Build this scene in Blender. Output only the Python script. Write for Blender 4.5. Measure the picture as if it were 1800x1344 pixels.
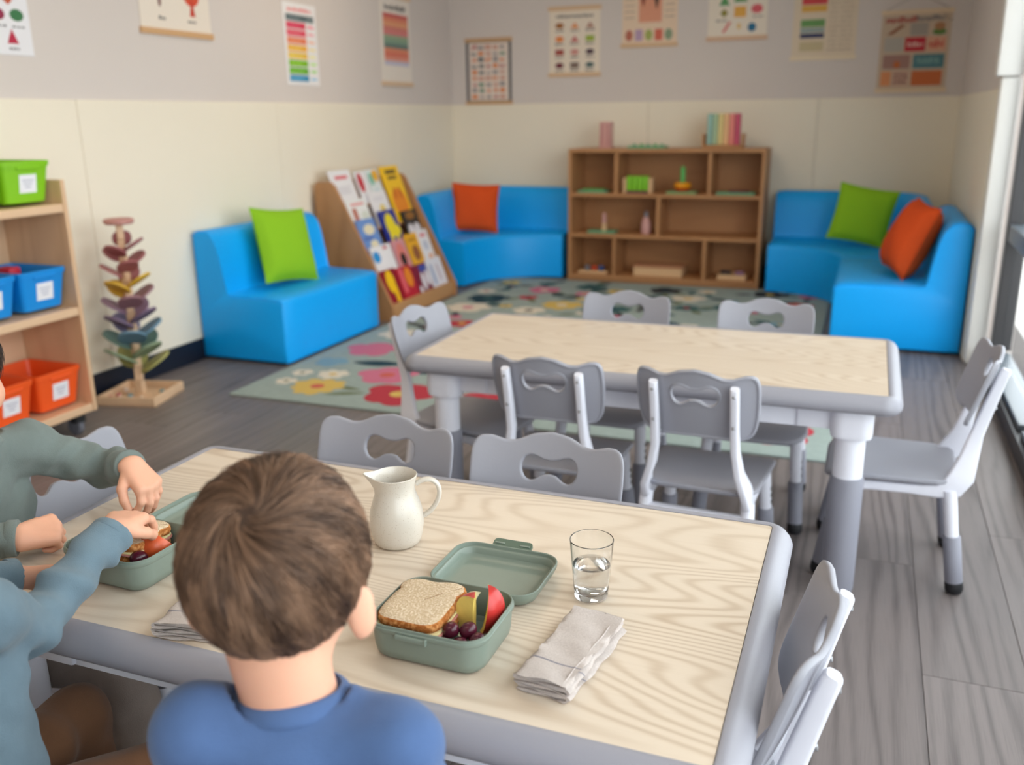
import bpy, bmesh, math, random
import numpy as np
from mathutils import Vector, Matrix
random.seed(7); rng = np.random.default_rng(7)
for o in list(bpy.data.objects): bpy.data.objects.remove(o)
SC = bpy.context.scene
COL = SC.collection
PI = math.pi

# ---------------------------------------------------------------- camera
cam = bpy.data.cameras.new('camera'); camo = bpy.data.objects.new('camera', cam); COL.objects.link(camo)
CAM = Vector((0, 0, 1.197)); YAW, PITCH, ROLL = -0.37058, 0.285415, -0.01345
fw = Vector((math.sin(YAW)*math.cos(PITCH), math.cos(YAW)*math.cos(PITCH), -math.sin(PITCH)))
ri = Vector((math.cos(YAW), -math.sin(YAW), 0)); up = ri.cross(fw)
r2 = math.cos(ROLL)*ri + math.sin(ROLL)*up; u2 = -math.sin(ROLL)*ri + math.cos(ROLL)*up
M = Matrix((r2, u2, -fw)).transposed().to_4x4(); M.translation = CAM
camo.matrix_world = M
cam.sensor_fit = 'HORIZONTAL'; cam.sensor_width = 36; cam.lens = 36*1594.8/1800
cam.clip_start = 0.02; cam.clip_end = 200
cam.dof.use_dof = True; cam.dof.focus_distance = 1.32; cam.dof.aperture_fstop = 3.4
SC.camera = camo

# ---------------------------------------------------------------- sky, daylight, exposure
SC.view_settings.view_transform = 'Standard'; SC.view_settings.look = 'None'
SC.view_settings.gamma = 1; SC.view_settings.use_curve_mapping = False
SC.view_settings.exposure = 0.0
w = bpy.data.worlds.new('overcast_sky'); SC.world = w; w.use_nodes = True
nt = w.node_tree; bg = nt.nodes['Background']
bg.inputs['Color'].default_value = (0.93, 0.97, 1.0, 1); bg.inputs['Strength'].default_value = 5.3
def area_light(name, loc, rot, sx, sy, power, col=(1, 1, 1), portal=False):
    l = bpy.data.lights.new(name, 'AREA'); l.shape = 'RECTANGLE'; l.size = sx; l.size_y = sy; l.energy = power; l.color = col
    if portal: l.cycles.is_portal = True
    o = bpy.data.objects.new(name, l); COL.objects.link(o); o.location = loc; o.rotation_euler = rot
    return o
area_light('window_portal', (0.72, 1.1, 1.15), (0, PI/2, 0), 2.3, 7.3, 1, portal=True)
CEIL = 2.6
for i, (x, y, pw) in enumerate([(-1.9, 4.7, 13), (-1.5, 2.2, 10), (-1.35, -0.6, 10)]):
    if pw: area_light('ceiling_light', (x, y, CEIL-0.06), (0, 0, 0), 1.2, 0.6, pw, (1.0, 0.80, 0.58))

# ---------------------------------------------------------------- helpers
def lin(c):
    return tuple(((v/255)/12.92 if v/255 <= 0.04045 else ((v/255+0.055)/1.055)**2.4) for v in c[:3])
MATS = {}
def mat(name, rgb, rough=0.5, spec=0.5, var=0.0, vscale=8.0, bump=0.0, bscale=60.0, metal=0.0, rnd=0.0, stretch=None, coat=0.0, sheen=0.0, sss=0.0):
    """plain procedural material: base colour (sRGB 0-255) with noise variation and bump"""
    if name in MATS: return MATS[name]
    m = bpy.data.materials.new(name); m.use_nodes = True; MATS[name] = m
    n, l = m.node_tree.nodes, m.node_tree.links
    b = n['Principled BSDF']; b.inputs['Roughness'].default_value = rough
    b.inputs['Specular IOR Level'].default_value = spec; b.inputs['Metallic'].default_value = metal
    b.inputs['Coat Weight'].default_value = coat; b.inputs['Sheen Weight'].default_value = sheen
    if sss: b.inputs['Subsurface Weight'].default_value = sss; b.inputs['Subsurface Radius'].default_value = (0.012, 0.005, 0.003)
    c = lin(rgb); b.inputs['Base Color'].default_value = (*c, 1)
    m.diffuse_color = (*c, 1)
    tc = n.new('ShaderNodeTexCoord'); mp = n.new('ShaderNodeMapping'); l.new(tc.outputs['Object'], mp.inputs['Vector'])
    if stretch: mp.inputs['Scale'].default_value = stretch
    if var or rnd:
        hs = n.new('ShaderNodeHueSaturation'); hs.inputs['Color'].default_value = (*c, 1)
        add = n.new('ShaderNodeMath'); add.operation = 'ADD'; add.inputs[0].default_value = 1.0; add.inputs[1].default_value = 0.0
        if var:
            nz = n.new('ShaderNodeTexNoise'); nz.inputs['Scale'].default_value = vscale; nz.inputs['Detail'].default_value = 4
            l.new(mp.outputs['Vector'], nz.inputs['Vector'])
            mr = n.new('ShaderNodeMapRange'); mr.inputs['From Min'].default_value = 0.3; mr.inputs['From Max'].default_value = 0.7
            mr.inputs['To Min'].default_value = 1-var; mr.inputs['To Max'].default_value = 1+var
            l.new(nz.outputs['Fac'], mr.inputs['Value']); l.new(mr.outputs['Result'], add.inputs[0])
        if rnd:
            oi = n.new('ShaderNodeObjectInfo'); ml = n.new('ShaderNodeMath'); ml.operation = 'MULTIPLY_ADD'
            ml.inputs[1].default_value = 2*rnd; ml.inputs[2].default_value = -rnd
            l.new(oi.outputs['Random'], ml.inputs[0]); l.new(ml.outputs['Value'], add.inputs[1])
        l.new(add.outputs['Value'], hs.inputs['Value']); l.new(hs.outputs['Color'], b.inputs['Base Color'])
    if bump:
        nb = n.new('ShaderNodeTexNoise'); nb.inputs['Scale'].default_value = bscale; nb.inputs['Detail'].default_value = 5
        l.new(mp.outputs['Vector'], nb.inputs['Vector'])
        bp = n.new('ShaderNodeBump'); bp.inputs['Strength'].default_value = bump; bp.inputs['Distance'].default_value = 0.002
        l.new(nb.outputs['Fac'], bp.inputs['Height']); l.new(bp.outputs['Normal'], b.inputs['Normal'])
    return m

def wood_mat(name, light, dark, rough=0.45, axis='X', lines=26.0, along=1.4, across=5.0, amp=7.0, contrast=1.0, rnd=0.0, fine=0.5, spec=0.5, dim=1.0):
    """grain lines are contours of a noise field stretched along the grain"""
    if name in MATS: return MATS[name]
    m = bpy.data.materials.new(name); m.use_nodes = True; MATS[name] = m
    n, l = m.node_tree.nodes, m.node_tree.links
    b = n['Principled BSDF']; b.inputs['Roughness'].default_value = rough; b.inputs['Specular IOR Level'].default_value = spec
    def math_(op, a, bb=None, c=None):
        x = n.new('ShaderNodeMath'); x.operation = op
        for i, v in enumerate((a, bb, c)):
            if v is None: continue
            if isinstance(v, (int, float)): x.inputs[i].default_value = v
            else: l.new(v, x.inputs[i])
        return x.outputs[0]
    tc = n.new('ShaderNodeTexCoord'); oi = n.new('ShaderNodeObjectInfo')
    off = n.new('ShaderNodeVectorMath'); off.operation = 'MULTIPLY_ADD'
    cmb = n.new('ShaderNodeCombineXYZ'); l.new(oi.outputs['Random'], cmb.inputs[0]); l.new(oi.outputs['Random'], cmb.inputs[1])
    l.new(cmb.outputs[0], off.inputs[0]); off.inputs[1].default_value = (37.0, 23.0, 0) if rnd else (0, 0, 0)
    l.new(tc.outputs['Object'], off.inputs[2])
    mp = n.new('ShaderNodeMapping'); l.new(off.outputs[0], mp.inputs['Vector'])
    s = (along, across, across) if axis == 'X' else ((across, along, across) if axis == 'Y' else (across, across, along))
    mp.inputs['Scale'].default_value = s
    nz = n.new('ShaderNodeTexNoise'); nz.inputs['Scale'].default_value = 1.0; nz.inputs['Detail'].default_value = 1.5; nz.inputs['Roughness'].default_value = 0.4
    l.new(mp.outputs[0], nz.inputs['Vector'])
    sep = n.new('ShaderNodeSeparateXYZ'); l.new(off.outputs[0], sep.inputs[0])
    ac = sep.outputs['Y'] if axis == 'X' else sep.outputs['X']
    ph = math_('MULTIPLY_ADD', nz.outputs['Fac'], amp*2*PI, math_('MULTIPLY', ac, lines*2*PI))
    sn = math_('SINE', ph)
    ring = math_('POWER', math_('MULTIPLY_ADD', sn, 0.5, 0.5), 2.2)
    mp2 = n.new('ShaderNodeMapping'); l.new(off.outputs[0], mp2.inputs['Vector'])
    mp2.inputs['Scale'].default_value = tuple(v*(9 if v == along else 55) for v in s)
    fz = n.new('ShaderNodeTexNoise'); fz.inputs['Scale'].default_value = 1.0; fz.inputs['Detail'].default_value = 3
    l.new(mp2.outputs[0], fz.inputs['Vector'])
    mp3 = n.new('ShaderNodeMapping'); l.new(off.outputs[0], mp3.inputs['Vector']); mp3.inputs['Scale'].default_value = tuple(v*0.9 for v in s)
    bz = n.new('ShaderNodeTexNoise'); bz.inputs['Scale'].default_value = 1.3; l.new(mp3.outputs[0], bz.inputs['Vector'])
    fac = math_('MULTIPLY', ring, math_('MULTIPLY_ADD', bz.outputs['Fac'], 1.6, -0.25))
    fac = math_('ADD', fac, math_('MULTIPLY_ADD', fz.outputs['Fac'], fine, -fine*0.5))
    fac = math_('MULTIPLY', fac, contrast)
    mx = n.new('ShaderNodeMix'); mx.data_type = 'RGBA'; mx.clamp_factor = True
    l.new(fac, mx.inputs['Factor']); mx.inputs['A'].default_value = (*lin(light), 1); mx.inputs['B'].default_value = (*lin(dark), 1)
    out = mx.outputs['Result']
    if rnd:
        hs = n.new('ShaderNodeHueSaturation'); l.new(out, hs.inputs['Color'])
        l.new(math_('MULTIPLY_ADD', oi.outputs['Random'], 2*rnd, dim-rnd), hs.inputs['Value']); out = hs.outputs['Color']
    l.new(out, b.inputs['Base Color'])
    bp = n.new('ShaderNodeBump'); bp.inputs['Strength'].default_value = 0.12; bp.inputs['Distance'].default_value = 0.001
    l.new(fz.outputs['Fac'], bp.inputs['Height']); l.new(bp.outputs['Normal'], b.inputs['Normal'])
    return m

class MB:
    """collects vertices, faces and a material slot per face; build() links ONE mesh object"""
    def __init__(s): s.v = []; s.f = []; s.m = []
    def add(s, vs, fs, mi=0):
        o = len(s.v); s.v.extend([tuple(v) for v in vs]); s.f.extend([tuple(i+o for i in f) for f in fs]); s.m.extend([mi]*len(fs)); return s
    def box(s, c, d, mi=0, bev=0.0, R=None):
        hx, hy, hz = d[0]/2, d[1]/2, d[2]/2; b = min(bev, hx*0.9, hy*0.9, hz*0.9)
        if b <= 0:
            vs = [(x*hx, y*hy, z*hz) for x in (-1, 1) for y in (-1, 1) for z in (-1, 1)]
            fs = [(0, 1, 3, 2), (4, 6, 7, 5), (0, 4, 5, 1), (2, 3, 7, 6), (0, 2, 6, 4), (1, 5, 7, 3)]
        else:
            bm = bmesh.new(); bmesh.ops.create_cube(bm, size=1)
            for v in bm.verts: v.co = Vector((v.co.x*2*hx, v.co.y*2*hy, v.co.z*2*hz))
            bmesh.ops.bevel(bm, geom=list(bm.edges), offset=b, segments=2, profile=0.5, affect='EDGES')
            bm.verts.index_update(); vs = [tuple(v.co) for v in bm.verts]; fs = [tuple(v.index for v in f.verts) for f in bm.faces]; bm.free()
        c = Vector(c)
        vs = [(R @ Vector(v) if R else Vector(v)) + c for v in vs]
        return s.add(vs, fs, mi)
    def loft(s, rings, mi=0, cap0=True, cap1=True, closed=True):
        n = len(rings[0]); vs = [p for r in rings for p in r]; fs = []
        for i in range(len(rings)-1):
            for j in range(n if closed else n-1):
                k = (j+1) % n; fs.append((i*n+j, i*n+k, (i+1)*n+k, (i+1)*n+j))
        if cap0: fs.append(tuple(range(n))[::-1])
        if cap1: fs.append(tuple((len(rings)-1)*n+j for j in range(n)))
        return s.add(vs, fs, mi)
    def lathe(s, prof, c=(0, 0, 0), n=32, mi=0, cap0=False, cap1=False):
        return s.loft([[(c[0]+r*math.cos(2*PI*j/n), c[1]+r*math.sin(2*PI*j/n), c[2]+z) for j in range(n)] for r, z in prof], mi, cap0, cap1)
    def tube(s, pts, rad, n=12, mi=0, caps=True, flat=1.0, ref=None):
        pts = [Vector(p) for p in pts]; rings = []; N = len(pts)
        if not isinstance(rad, (list, tuple)): rad = [rad]*N
        a = Vector(ref) if ref else None
        for i, p in enumerate(pts):
            t = (pts[min(i+1, N-1)]-pts[max(i-1, 0)]).normalized()
            if a is None: a = t.orthogonal()
            a = (a - t*a.dot(t)).normalized(); b = t.cross(a)
            rings.append([p + (a*math.cos(2*PI*j/n) + b*math.sin(2*PI*j/n)*flat)*rad[i] for j in range(n)])
        return s.loft(rings, mi, caps, caps)
    def sphere(s, c, r, mi=0, n=16, m=10, R=None):
        if not isinstance(r, (list, tuple)): r = (r, r, r)
        c = Vector(c); rings = []
        for i in range(m+1):
            th = PI*(0.02+0.96*i/m); q = []
            for j in range(n):
                v = Vector((r[0]*math.sin(th)*math.cos(2*PI*j/n), r[1]*math.sin(th)*math.sin(2*PI*j/n), -r[2]*math.cos(th)))
                q.append((R @ v if R else v)+c)
            rings.append(q)
        return s.loft(rings, mi)
    def build(s, name, mats, parent=None, smooth=None, loc=None, weld=False):
        me = bpy.data.meshes.new(name); me.from_pydata(s.v, [], s.f)
        if not isinstance(mats, (list, tuple)): mats = [mats]
        for m in mats: me.materials.append(m)
        if len(mats) > 1: me.polygons.foreach_set('material_index', s.m)
        bm = bmesh.new(); bm.from_mesh(me)
        if weld: bmesh.ops.remove_doubles(bm, verts=bm.verts, dist=1e-6)
        bmesh.ops.recalc_face_normals(bm, faces=bm.faces); bm.to_mesh(me); bm.free()
        if smooth is not None:
            me.polygons.foreach_set('use_smooth', [True]*len(me.polygons)); me.set_sharp_from_angle(angle=math.radians(smooth))
        me.update()
        o = bpy.data.objects.new(name, me); COL.objects.link(o)
        if parent: o.parent = parent
        if loc: o.location = loc
        return o
def tag(o, label=None, cat=None, group=None, kind=None):
    for k, v in (('label', label), ('category', cat), ('group', group), ('kind', kind)):
        if v: o[k] = v
    return o
def thing(name, label, cat, loc=(0, 0, 0), rz=0.0, group=None):
    o = bpy.data.objects.new(name, None); COL.objects.link(o); o.empty_display_size = 0.05
    o.location = loc; o.rotation_euler = (0, 0, rz)
    return tag(o, label, cat, group)
def dup(root, loc, rz, label=None):
    """copy a thing with its parts and sub-parts"""
    r = root.copy(); COL.objects.link(r); r.location = loc; r.rotation_euler = (0, 0, rz)
    if label: r['label'] = label
    for ch in list(root.children):
        c = ch.copy(); COL.objects.link(c); c.parent = r
        for g in ch.children:
            d = g.copy(); COL.objects.link(d); d.parent = c
    return r
def copy_part(o, parent, loc=None, rot=None):
    c = o.copy(); COL.objects.link(c); c.parent = parent
    if loc is not None: c.location = loc
    if rot is not None: c.rotation_euler = rot
    return c
def rr(w, d, r, z=0.0, n=6, c=(0, 0)):
    """rounded rectangle outline"""
    r = max(min(r, w/2-1e-4, d/2-1e-4), 1e-4); out = []
    for (sx, sy, a0) in ((1, 1, 0), (-1, 1, PI/2), (-1, -1, PI), (1, -1, 1.5*PI)):
        for i in range(n+1):
            a = a0+PI/2*i/n; out.append((c[0]+sx*(w/2-r)+r*math.cos(a), c[1]+sy*(d/2-r)+r*math.sin(a), z))
    return out

# ---------------------------------------------------------------- materials
M_upper = mat('upper_wall_paint', (221, 211, 205), 0.8, 0.2, var=0.015, vscale=1.5, bump=0.05, bscale=150)
M_cream = mat('cream_wall_paint', (244, 234, 215), 0.6, 0.3, var=0.01, vscale=2, bump=0.03, bscale=200)
M_ceil = mat('ceiling_white', (240, 236, 228), 0.9, 0.1)
M_base = mat('navy_baseboard', (18, 24, 40), 0.45)
M_white_trim = mat('white_trim', (238, 236, 232), 0.4)
M_darkframe = mat('dark_window_frame', (52, 50, 52), 0.4)
M_alu = mat('grey_window_rail', (92, 100, 108), 0.35)
M_plank = wood_mat('grey_oak_plank', (126, 117, 115), (76, 69, 69), 0.42, axis='Y', lines=24, along=0.9, across=9, amp=4, contrast=0.80, rnd=0.09, fine=1.3, spec=0.35)
M_floor = mat('floor_joint', (70, 63, 60), 0.8)
M_table = wood_mat('ash_table_laminate', (219, 203, 184), (181, 157, 132), 0.30, axis='X', lines=20, along=0.85, across=4.4, amp=40.0, contrast=0.88, fine=0.35, spec=0.4)
M_band = mat('grey_plastic_edge', (152, 151, 160), 0.42, 0.45, bump=0.05, bscale=250)
M_grey = mat('grey_chair_plastic', (154, 154, 163), 0.45, 0.45, bump=0.06, bscale=300)
M_wplastic = mat('white_chair_plastic', (228, 228, 238), 0.38, 0.45)
M_sleeve = mat('grey_leg_sleeve', (137, 137, 148), 0.5, 0.4)
M_black = mat('black_rubber', (22, 22, 26), 0.6)
M_steel = mat('bolt_steel', (170, 170, 175), 0.35, metal=0.9)
M_blue = mat('blue_vinyl', (0, 170, 255), 0.42, 0.4, var=0.02, vscale=3, bump=0.04, bscale=120)
M_green = mat('green_cushion_cloth', (142, 196, 40), 0.85, 0.2, bump=0.15, bscale=300)
M_orange = mat('orange_cushion_cloth', (222, 84, 34), 0.85, 0.2, bump=0.15, bscale=300)
M_maple = wood_mat('maple_board', (214, 170, 126), (192, 144, 102), 0.45, axis='X', lines=10, along=2, across=10, amp=2.0, contrast=0.8, fine=0.6)
M_birch = wood_mat('birch_board', (222, 184, 146), (202, 160, 122), 0.45, axis='Z', lines=10, along=2, across=10, amp=2.0, contrast=0.7, fine=0.6)
# ---------------------------------------------------------------- room shell
XL, XR, YB, YF = -3.18, 0.52, 6.95, -2.6
def struct(name, mb, m, parent=None, smooth=None):
    o = mb.build(name, m, parent, smooth)
    if parent is None: tag(o, kind='structure')
    return o
floor = struct('floor', MB().box(((XL+XR)/2+0.1, (YB+YF)/2, -0.03), (XR-XL+0.5, YB-YF+0.3, 0.05)), M_floor)
PW, PL = 0.215, 1.25
pm = MB().box((0, 0, -0.004), (PW-0.0016, PL-0.0016, 0.008), bev=0.0007)
proto = None
ncol = int((XR+0.12-XL)/PW)+2
for i in range(ncol):
    x = XR+0.12-0.023-PW*i-PW/2+0.02
    o0 = [0.27, 0.62, 0.05, 0.83, 0.45][i % 5]*PL
    k = 0
    while True:
        y = 0.55-PL+o0+PL*k; k += 1
        if y-PL/2 > YB: break
        if proto is None: proto = pm.build('plank', M_plank, floor); o = proto
        else: o = copy_part(proto, floor)
        o.location = (x, y, 0.0)
ceiling = struct('ceiling', MB().box(((XL+XR)/2, (YB+YF)/2, CEIL+0.05), (XR-XL+0.6, YB-YF+0.6, 0.1)), M_ceil)
wl = struct('wall_left', MB().box((XL-0.06, (YB+YF)/2, CEIL/2), (0.12, YB-YF+0.24, CEIL)), M_upper)
wb = struct('wall_back', MB().box(((XL+XR)/2, YB+0.06, CEIL/2), (XR-XL+0.5, 0.12, CEIL)), M_upper)
wr = struct('wall_right', MB().box((XR+0.10, (4.86+YB)/2, CEIL/2), (0.2, YB-4.86, CEIL)).box((0.70, (4.86+YF)/2, 2.45), (0.2, 4.86-YF, 0.3)), M_upper)
wf = struct('wall_front', MB().box(((XL+XR)/2, YF-0.06, CEIL/2), (XR-XL+0.6, 0.12, CEIL)), M_upper)
DADO = 1.288
def wain(parent, axis, a0, a1, plane, sgn):
    c = (a0+a1)/2; L = abs(a1-a0)-0.003
    mb = MB()
    if axis == 'y': mb.box((plane+sgn*0.004, c, DADO/2), (0.008, L, DADO), bev=0.0025)
    else: mb.box((c, plane+sgn*0.004, DADO/2), (L, 0.008, DADO), bev=0.0025)
    return mb.build('wainscot_panel', M_cream, parent)
ys = [-2.6, -1.2, 0.2, 1.7, 3.1, 4.54, 5.98, 6.95]
for a, b in zip(ys, ys[1:]): wain(wl, 'y', a, b, XL, 1)
xs = [XL, -1.58, -0.376, XR]
for a, b in zip(xs, xs[1:]): wain(wb, 'x', a, b, YB, -1)
wain(wr, 'y', 4.87, YB, XR, -1)
struct('baseboard_left', MB().box((XL+0.013, (YB+YF)/2, 0.055), (0.012, YB-YF-0.1, 0.11), bev=0.003), M_base)
struct('baseboard_back', MB().box(((XL+XR)/2, YB-0.014, 0.055), (XR-XL-0.05, 0.012, 0.11), bev=0.003), M_base)
struct('trim_1', MB().box((0.557, 4.83, 0.67), (0.088, 0.07, 1.34), bev=0.018).box((0.545, 4.82, 1.97), (0.11, 0.085, 1.26), bev=0.012), M_white_trim, smooth=40)
# glazed wall to the daylight: dark stiles and rails, one pane per bay
win = struct('window_1', MB().box((0.655, (4.78+YF)/2, 2.30), (0.07, 4.78-YF, 0.09)).box((0.635, (4.78+YF)/2, 0.035), (0.125, 4.78-YF, 0.07)), M_darkframe)
stiles = [4.755, 3.55, 2.35, 1.15, -0.05, -1.25, -2.52]
for y in stiles: MB().box((0.655, y, 1.18), (0.085, 0.07, 2.16), bev=0.004).build('window_stile', M_darkframe, win)
M_glass_pane = bpy.data.materials.new('window_glass'); M_glass_pane.use_nodes = True
_n, _l = M_glass_pane.node_tree.nodes, M_glass_pane.node_tree.links; _n.clear()
_o = _n.new('ShaderNodeOutputMaterial'); _mx = _n.new('ShaderNodeMixShader'); _t = _n.new('ShaderNodeBsdfTransparent'); _g = _n.new('ShaderNodeBsdfGlossy')
_g.inputs['Roughness'].default_value = 0.02; _mx.inputs[0].default_value = 0.06; _t.inputs['Color'].default_value = (0.96, 0.98, 0.98, 1)
_l.new(_t.outputs[0], _mx.inputs[1]); _l.new(_g.outputs[0], _mx.inputs[2]); _l.new(_mx.outputs[0], _o.inputs['Surface'])
for a, b in zip(stiles, stiles[1:]):
    c, L = (a+b)/2, a-b-0.07
    MB().box((0.655, c, 0.655), (0.075, L, 0.075), bev=0.006).build('window_rail', M_alu, win)
    MB().box((0.655, c, 0.36), (0.008, L, 0.52)).build('pane', M_glass_pane, win)
    MB().box((0.655, c, 1.475), (0.008, L, 1.565)).build('pane', M_glass_pane, win)
    MB().box((0.640, c, 0.082), (0.105, L, 0.022), bev=0.004).build('window_sill', M_alu, win)
M_pave = mat('outside_paving', (186, 184, 180), 0.9, 0.2, var=0.06, vscale=1.2, bump=0.1)
struct('ground', MB().box((7.8, 2, -0.08), (14.2, 24, 0.1)), M_pave)

# ---------------------------------------------------------------- tables
def table(label, x0, x1, y0, y1, z=0.55, rz=0.0):
    w_, d_ = x1-x0, y1-y0
    t = thing('activity_table', label, 'table', ((x0+x1)/2, (y0+y1)/2, 0), rz, 'activity tables with pale wood tops')
    MB().loft([rr(w_-0.002, d_-0.002, 0.006, z-0.018), rr(w_-0.002, d_-0.002, 0.006, z)]).build('tabletop', M_table, t)
    prof = [(0.0, z-0.02), (0.0, z+0.0008), (0.003, z+0.0022), (0.012, z+0.001), (0.022, z-0.004), (0.030, z-0.013), (0.034, z-0.023), (0.033, z-0.033), (0.027, z-0.041), (0.016, z-0.045), (-0.03, z-0.045), (-0.03, z-0.02)]
    mb = MB(); rings = [rr(w_+2*o, d_+2*o, 0.008+max(o, 0)*1.25, zz, n=8) for o, zz in prof]
    mb.loft(rings+[rings[0]], cap0=False, cap1=False).build('edge_band', M_band, t, smooth=50)
    ins, az0, az1 = 0.035, z-0.105, z-0.044
    a = MB().loft([rr(w_-2*ins, d_-2*ins, 0.02, az1), rr(w_-2*ins, d_-2*ins, 0.02, az0), rr(w_-2*ins-0.03, d_-2*ins-0.03, 0.02, az0), rr(w_-2*ins-0.03, d_-2*ins-0.03, 0.02, az1)], cap0=False, cap1=False)
    a.build('apron', M_wplastic, t, smooth=40)
    lx, ly = w_/2-0.076, d_/2-0.045
    for sx in (1, -1):
        for sy in (1, -1):
            x, y = sx*lx, sy*ly
            mb = MB(); mb.loft([rr(0.096, 0.09, 0.03, az0-0.012, c=(x, y)), rr(0.10, 0.094, 0.03, az0, c=(x, y)), rr(0.10, 0.094, 0.03, az1, c=(x, y))])
            mb.box((x-sx*0.085, y+sy*0.002, (az0+az1)/2), (0.09, 0.030, 0.06), bev=0.004)
            mb.lathe([(0.036, 0.30), (0.036, az0)], (x, y, 0), 28)
            lg = mb.build('leg', M_wplastic, t, smooth=35)
            MB().lathe([(0.0, 0.006), (0.038, 0.008), (0.041, 0.02), (0.041, 0.318), (0.038, 0.325), (0.030, 0.325)], (x, y, 0), 28).build('leg_sleeve', M_sleeve, lg, smooth=35)
            MB().lathe([(0.0, 0.0), (0.034, 0.0), (0.038, 0.004), (0.036, 0.0075), (0.0, 0.0075)], (x, y, 0), 24).build('foot', M_black, lg, smooth=35)
    return t
T1 = (-1.212, -0.096, 0.803, 1.414)
table('near activity table with open green lunchboxes, a cream pitcher and seated children', *T1)
T2 = (-1.160, 0.090, 2.225, 2.815)
table('far activity table with a bare pale wood top, six chairs around it', *T2)

# ---------------------------------------------------------------- chairs
def interp(xs_, ys_, x): return float(np.interp(x, xs_, ys_))
def back_outline(n=112):
    """outer outline (x across, z up from the panel's bottom), star-shaped about the hole centre"""
    pts = []
    top = [(-0.149, 0.135), (-0.1475, 0.158), (-0.141, 0.176), (-0.127, 0.1835), (-0.109, 0.183), (-0.088, 0.1755), (-0.066, 0.178), (-0.036, 0.1925), (0, 0.199)]
    top = top + [(-x, z) for x, z in top[-2::-1]]
    side = [(0.149, 0.10), (0.146, 0.06), (0.141, 0.030), (0.133, 0.012), (0.118, 0.002), (0.09, 0.0), (0.05, 0.006), (0.0, 0.010)]
    full = top+side+[(-x, z) for x, z in side[-2::-1]]
    P = np.array(full+[full[0]]); seg = np.r_[0, np.cumsum(np.hypot(*np.diff(P, axis=0).T))]
    # smooth periodic resample
    t = np.linspace(0, seg[-1], 400, endpoint=False); q = np.c_[np.interp(t, seg, P[:, 0]), np.interp(t, seg, P[:, 1])]
    for _ in range(6): q = (np.roll(q, 1, 0)+2*q+np.roll(q, -1, 0))/4
    return q
def star(q, c, n):
    a = np.arctan2(q[:, 1]-c[1], q[:, 0]-c[0]); r = np.hypot(q[:, 0]-c[0], q[:, 1]-c[1]); o = np.argsort(a)
    a, r = a[o], r[o]; A = np.linspace(-PI, PI, n, endpoint=False)
    R_ = np.interp(A, np.r_[a-2*PI, a, a+2*PI], np.r_[r, r, r])
    return np.c_[c[0]+R_*np.cos(A), c[1]+R_*np.sin(A)]
def hole_outline(c, n):
    h = [(0.0, 0.0145), (0.012, 0.0155), (0.024, 0.0205), (0.034, 0.0225), (0.0445, 0.018), (0.050, 0.006), (0.0495, -0.006), (0.044, -0.0175), (0.034, -0.0225), (0.024, -0.0195), (0.012, -0.0105), (0, -0.0085)]
    h = h+[(-x, z) for x, z in h[-2:0:-1]]
    q = np.array(h)*1.1+np.array(c); q = np.repeat(q, 1, 0)
    P = np.vstack([q, q[:1]]); seg = np.r_[0, np.cumsum(np.hypot(*np.diff(P, axis=0).T))]
    t = np.linspace(0, seg[-1], 240, endpoint=False); q = np.c_[np.interp(t, seg, P[:, 0]), np.interp(t, seg, P[:, 1])]
    for _ in range(8): q = (np.roll(q, 1, 0)+2*q+np.roll(q, -1, 0))/4
    return star(q, c, n)
def chair_back():
    n = 112; hc = (0.0, 0.128); T = 0.007
    out = star(back_outline(), hc, n); hol = hole_outline(hc, n)
    def offs(q, d):
        t = np.roll(q, -1, 0)-np.roll(q, 1, 0); t /= np.linalg.norm(t, axis=1)[:, None]
        return q+np.c_[-t[:, 1], t[:, 0]]*d      # inward for a counter-clockwise outline
    K = 9; prof = []
    lip = 0.0034
    # front face hole -> outer, rim, back face outer -> hole, hole rim
    ho = offs(hol, -0.005); oi = offs(out, 0.006)
    for i in range(K+1): prof.append(((ho*(1-i/K)+oi*i/K), T/2))
    prof += [(offs(out, 0.0028), T/2-0.0004), (offs(out, 0.0006), T/2-0.002), (out, 0.0), (offs(out, 0.0003), -T/2-0.0005), (offs(out, 0.002), -T/2-lip), (offs(out, 0.0055), -T/2-lip), (offs(out, 0.0075), -T/2)]
    oj = offs(out, 0.0085); hj = offs(hol, -0.0075)
    for i in range(K+1): prof.append(((oj*(1-i/K)+hj*i/K), -T/2))
    prof += [(offs(hol, -0.0055), -T/2-lip), (offs(hol, -0.002), -T/2-lip), (hol, -T/2), (hol, 0.0), (offs(hol, -0.001), T/2-0.001), (offs(hol, -0.003), T/2)]
    rings = []
    lean = math.radians(17)
    for q, y in prof:
        ring = []
        for x, z in q:
            yy = y+1.35*x*x                         # panel curves round the sitter
            yy += 0.35*(z-0.10)**2*1.2
            Z = 0.437+z*math.cos(lean)+yy*0.29; Y = -0.168-z*math.sin(lean)+yy
            ring.append((x, Y, Z))
        rings.append(ring)
    mb = MB(); mb.loft(rings+[rings[0]], cap0=False, cap1=False)
    return mb
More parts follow.
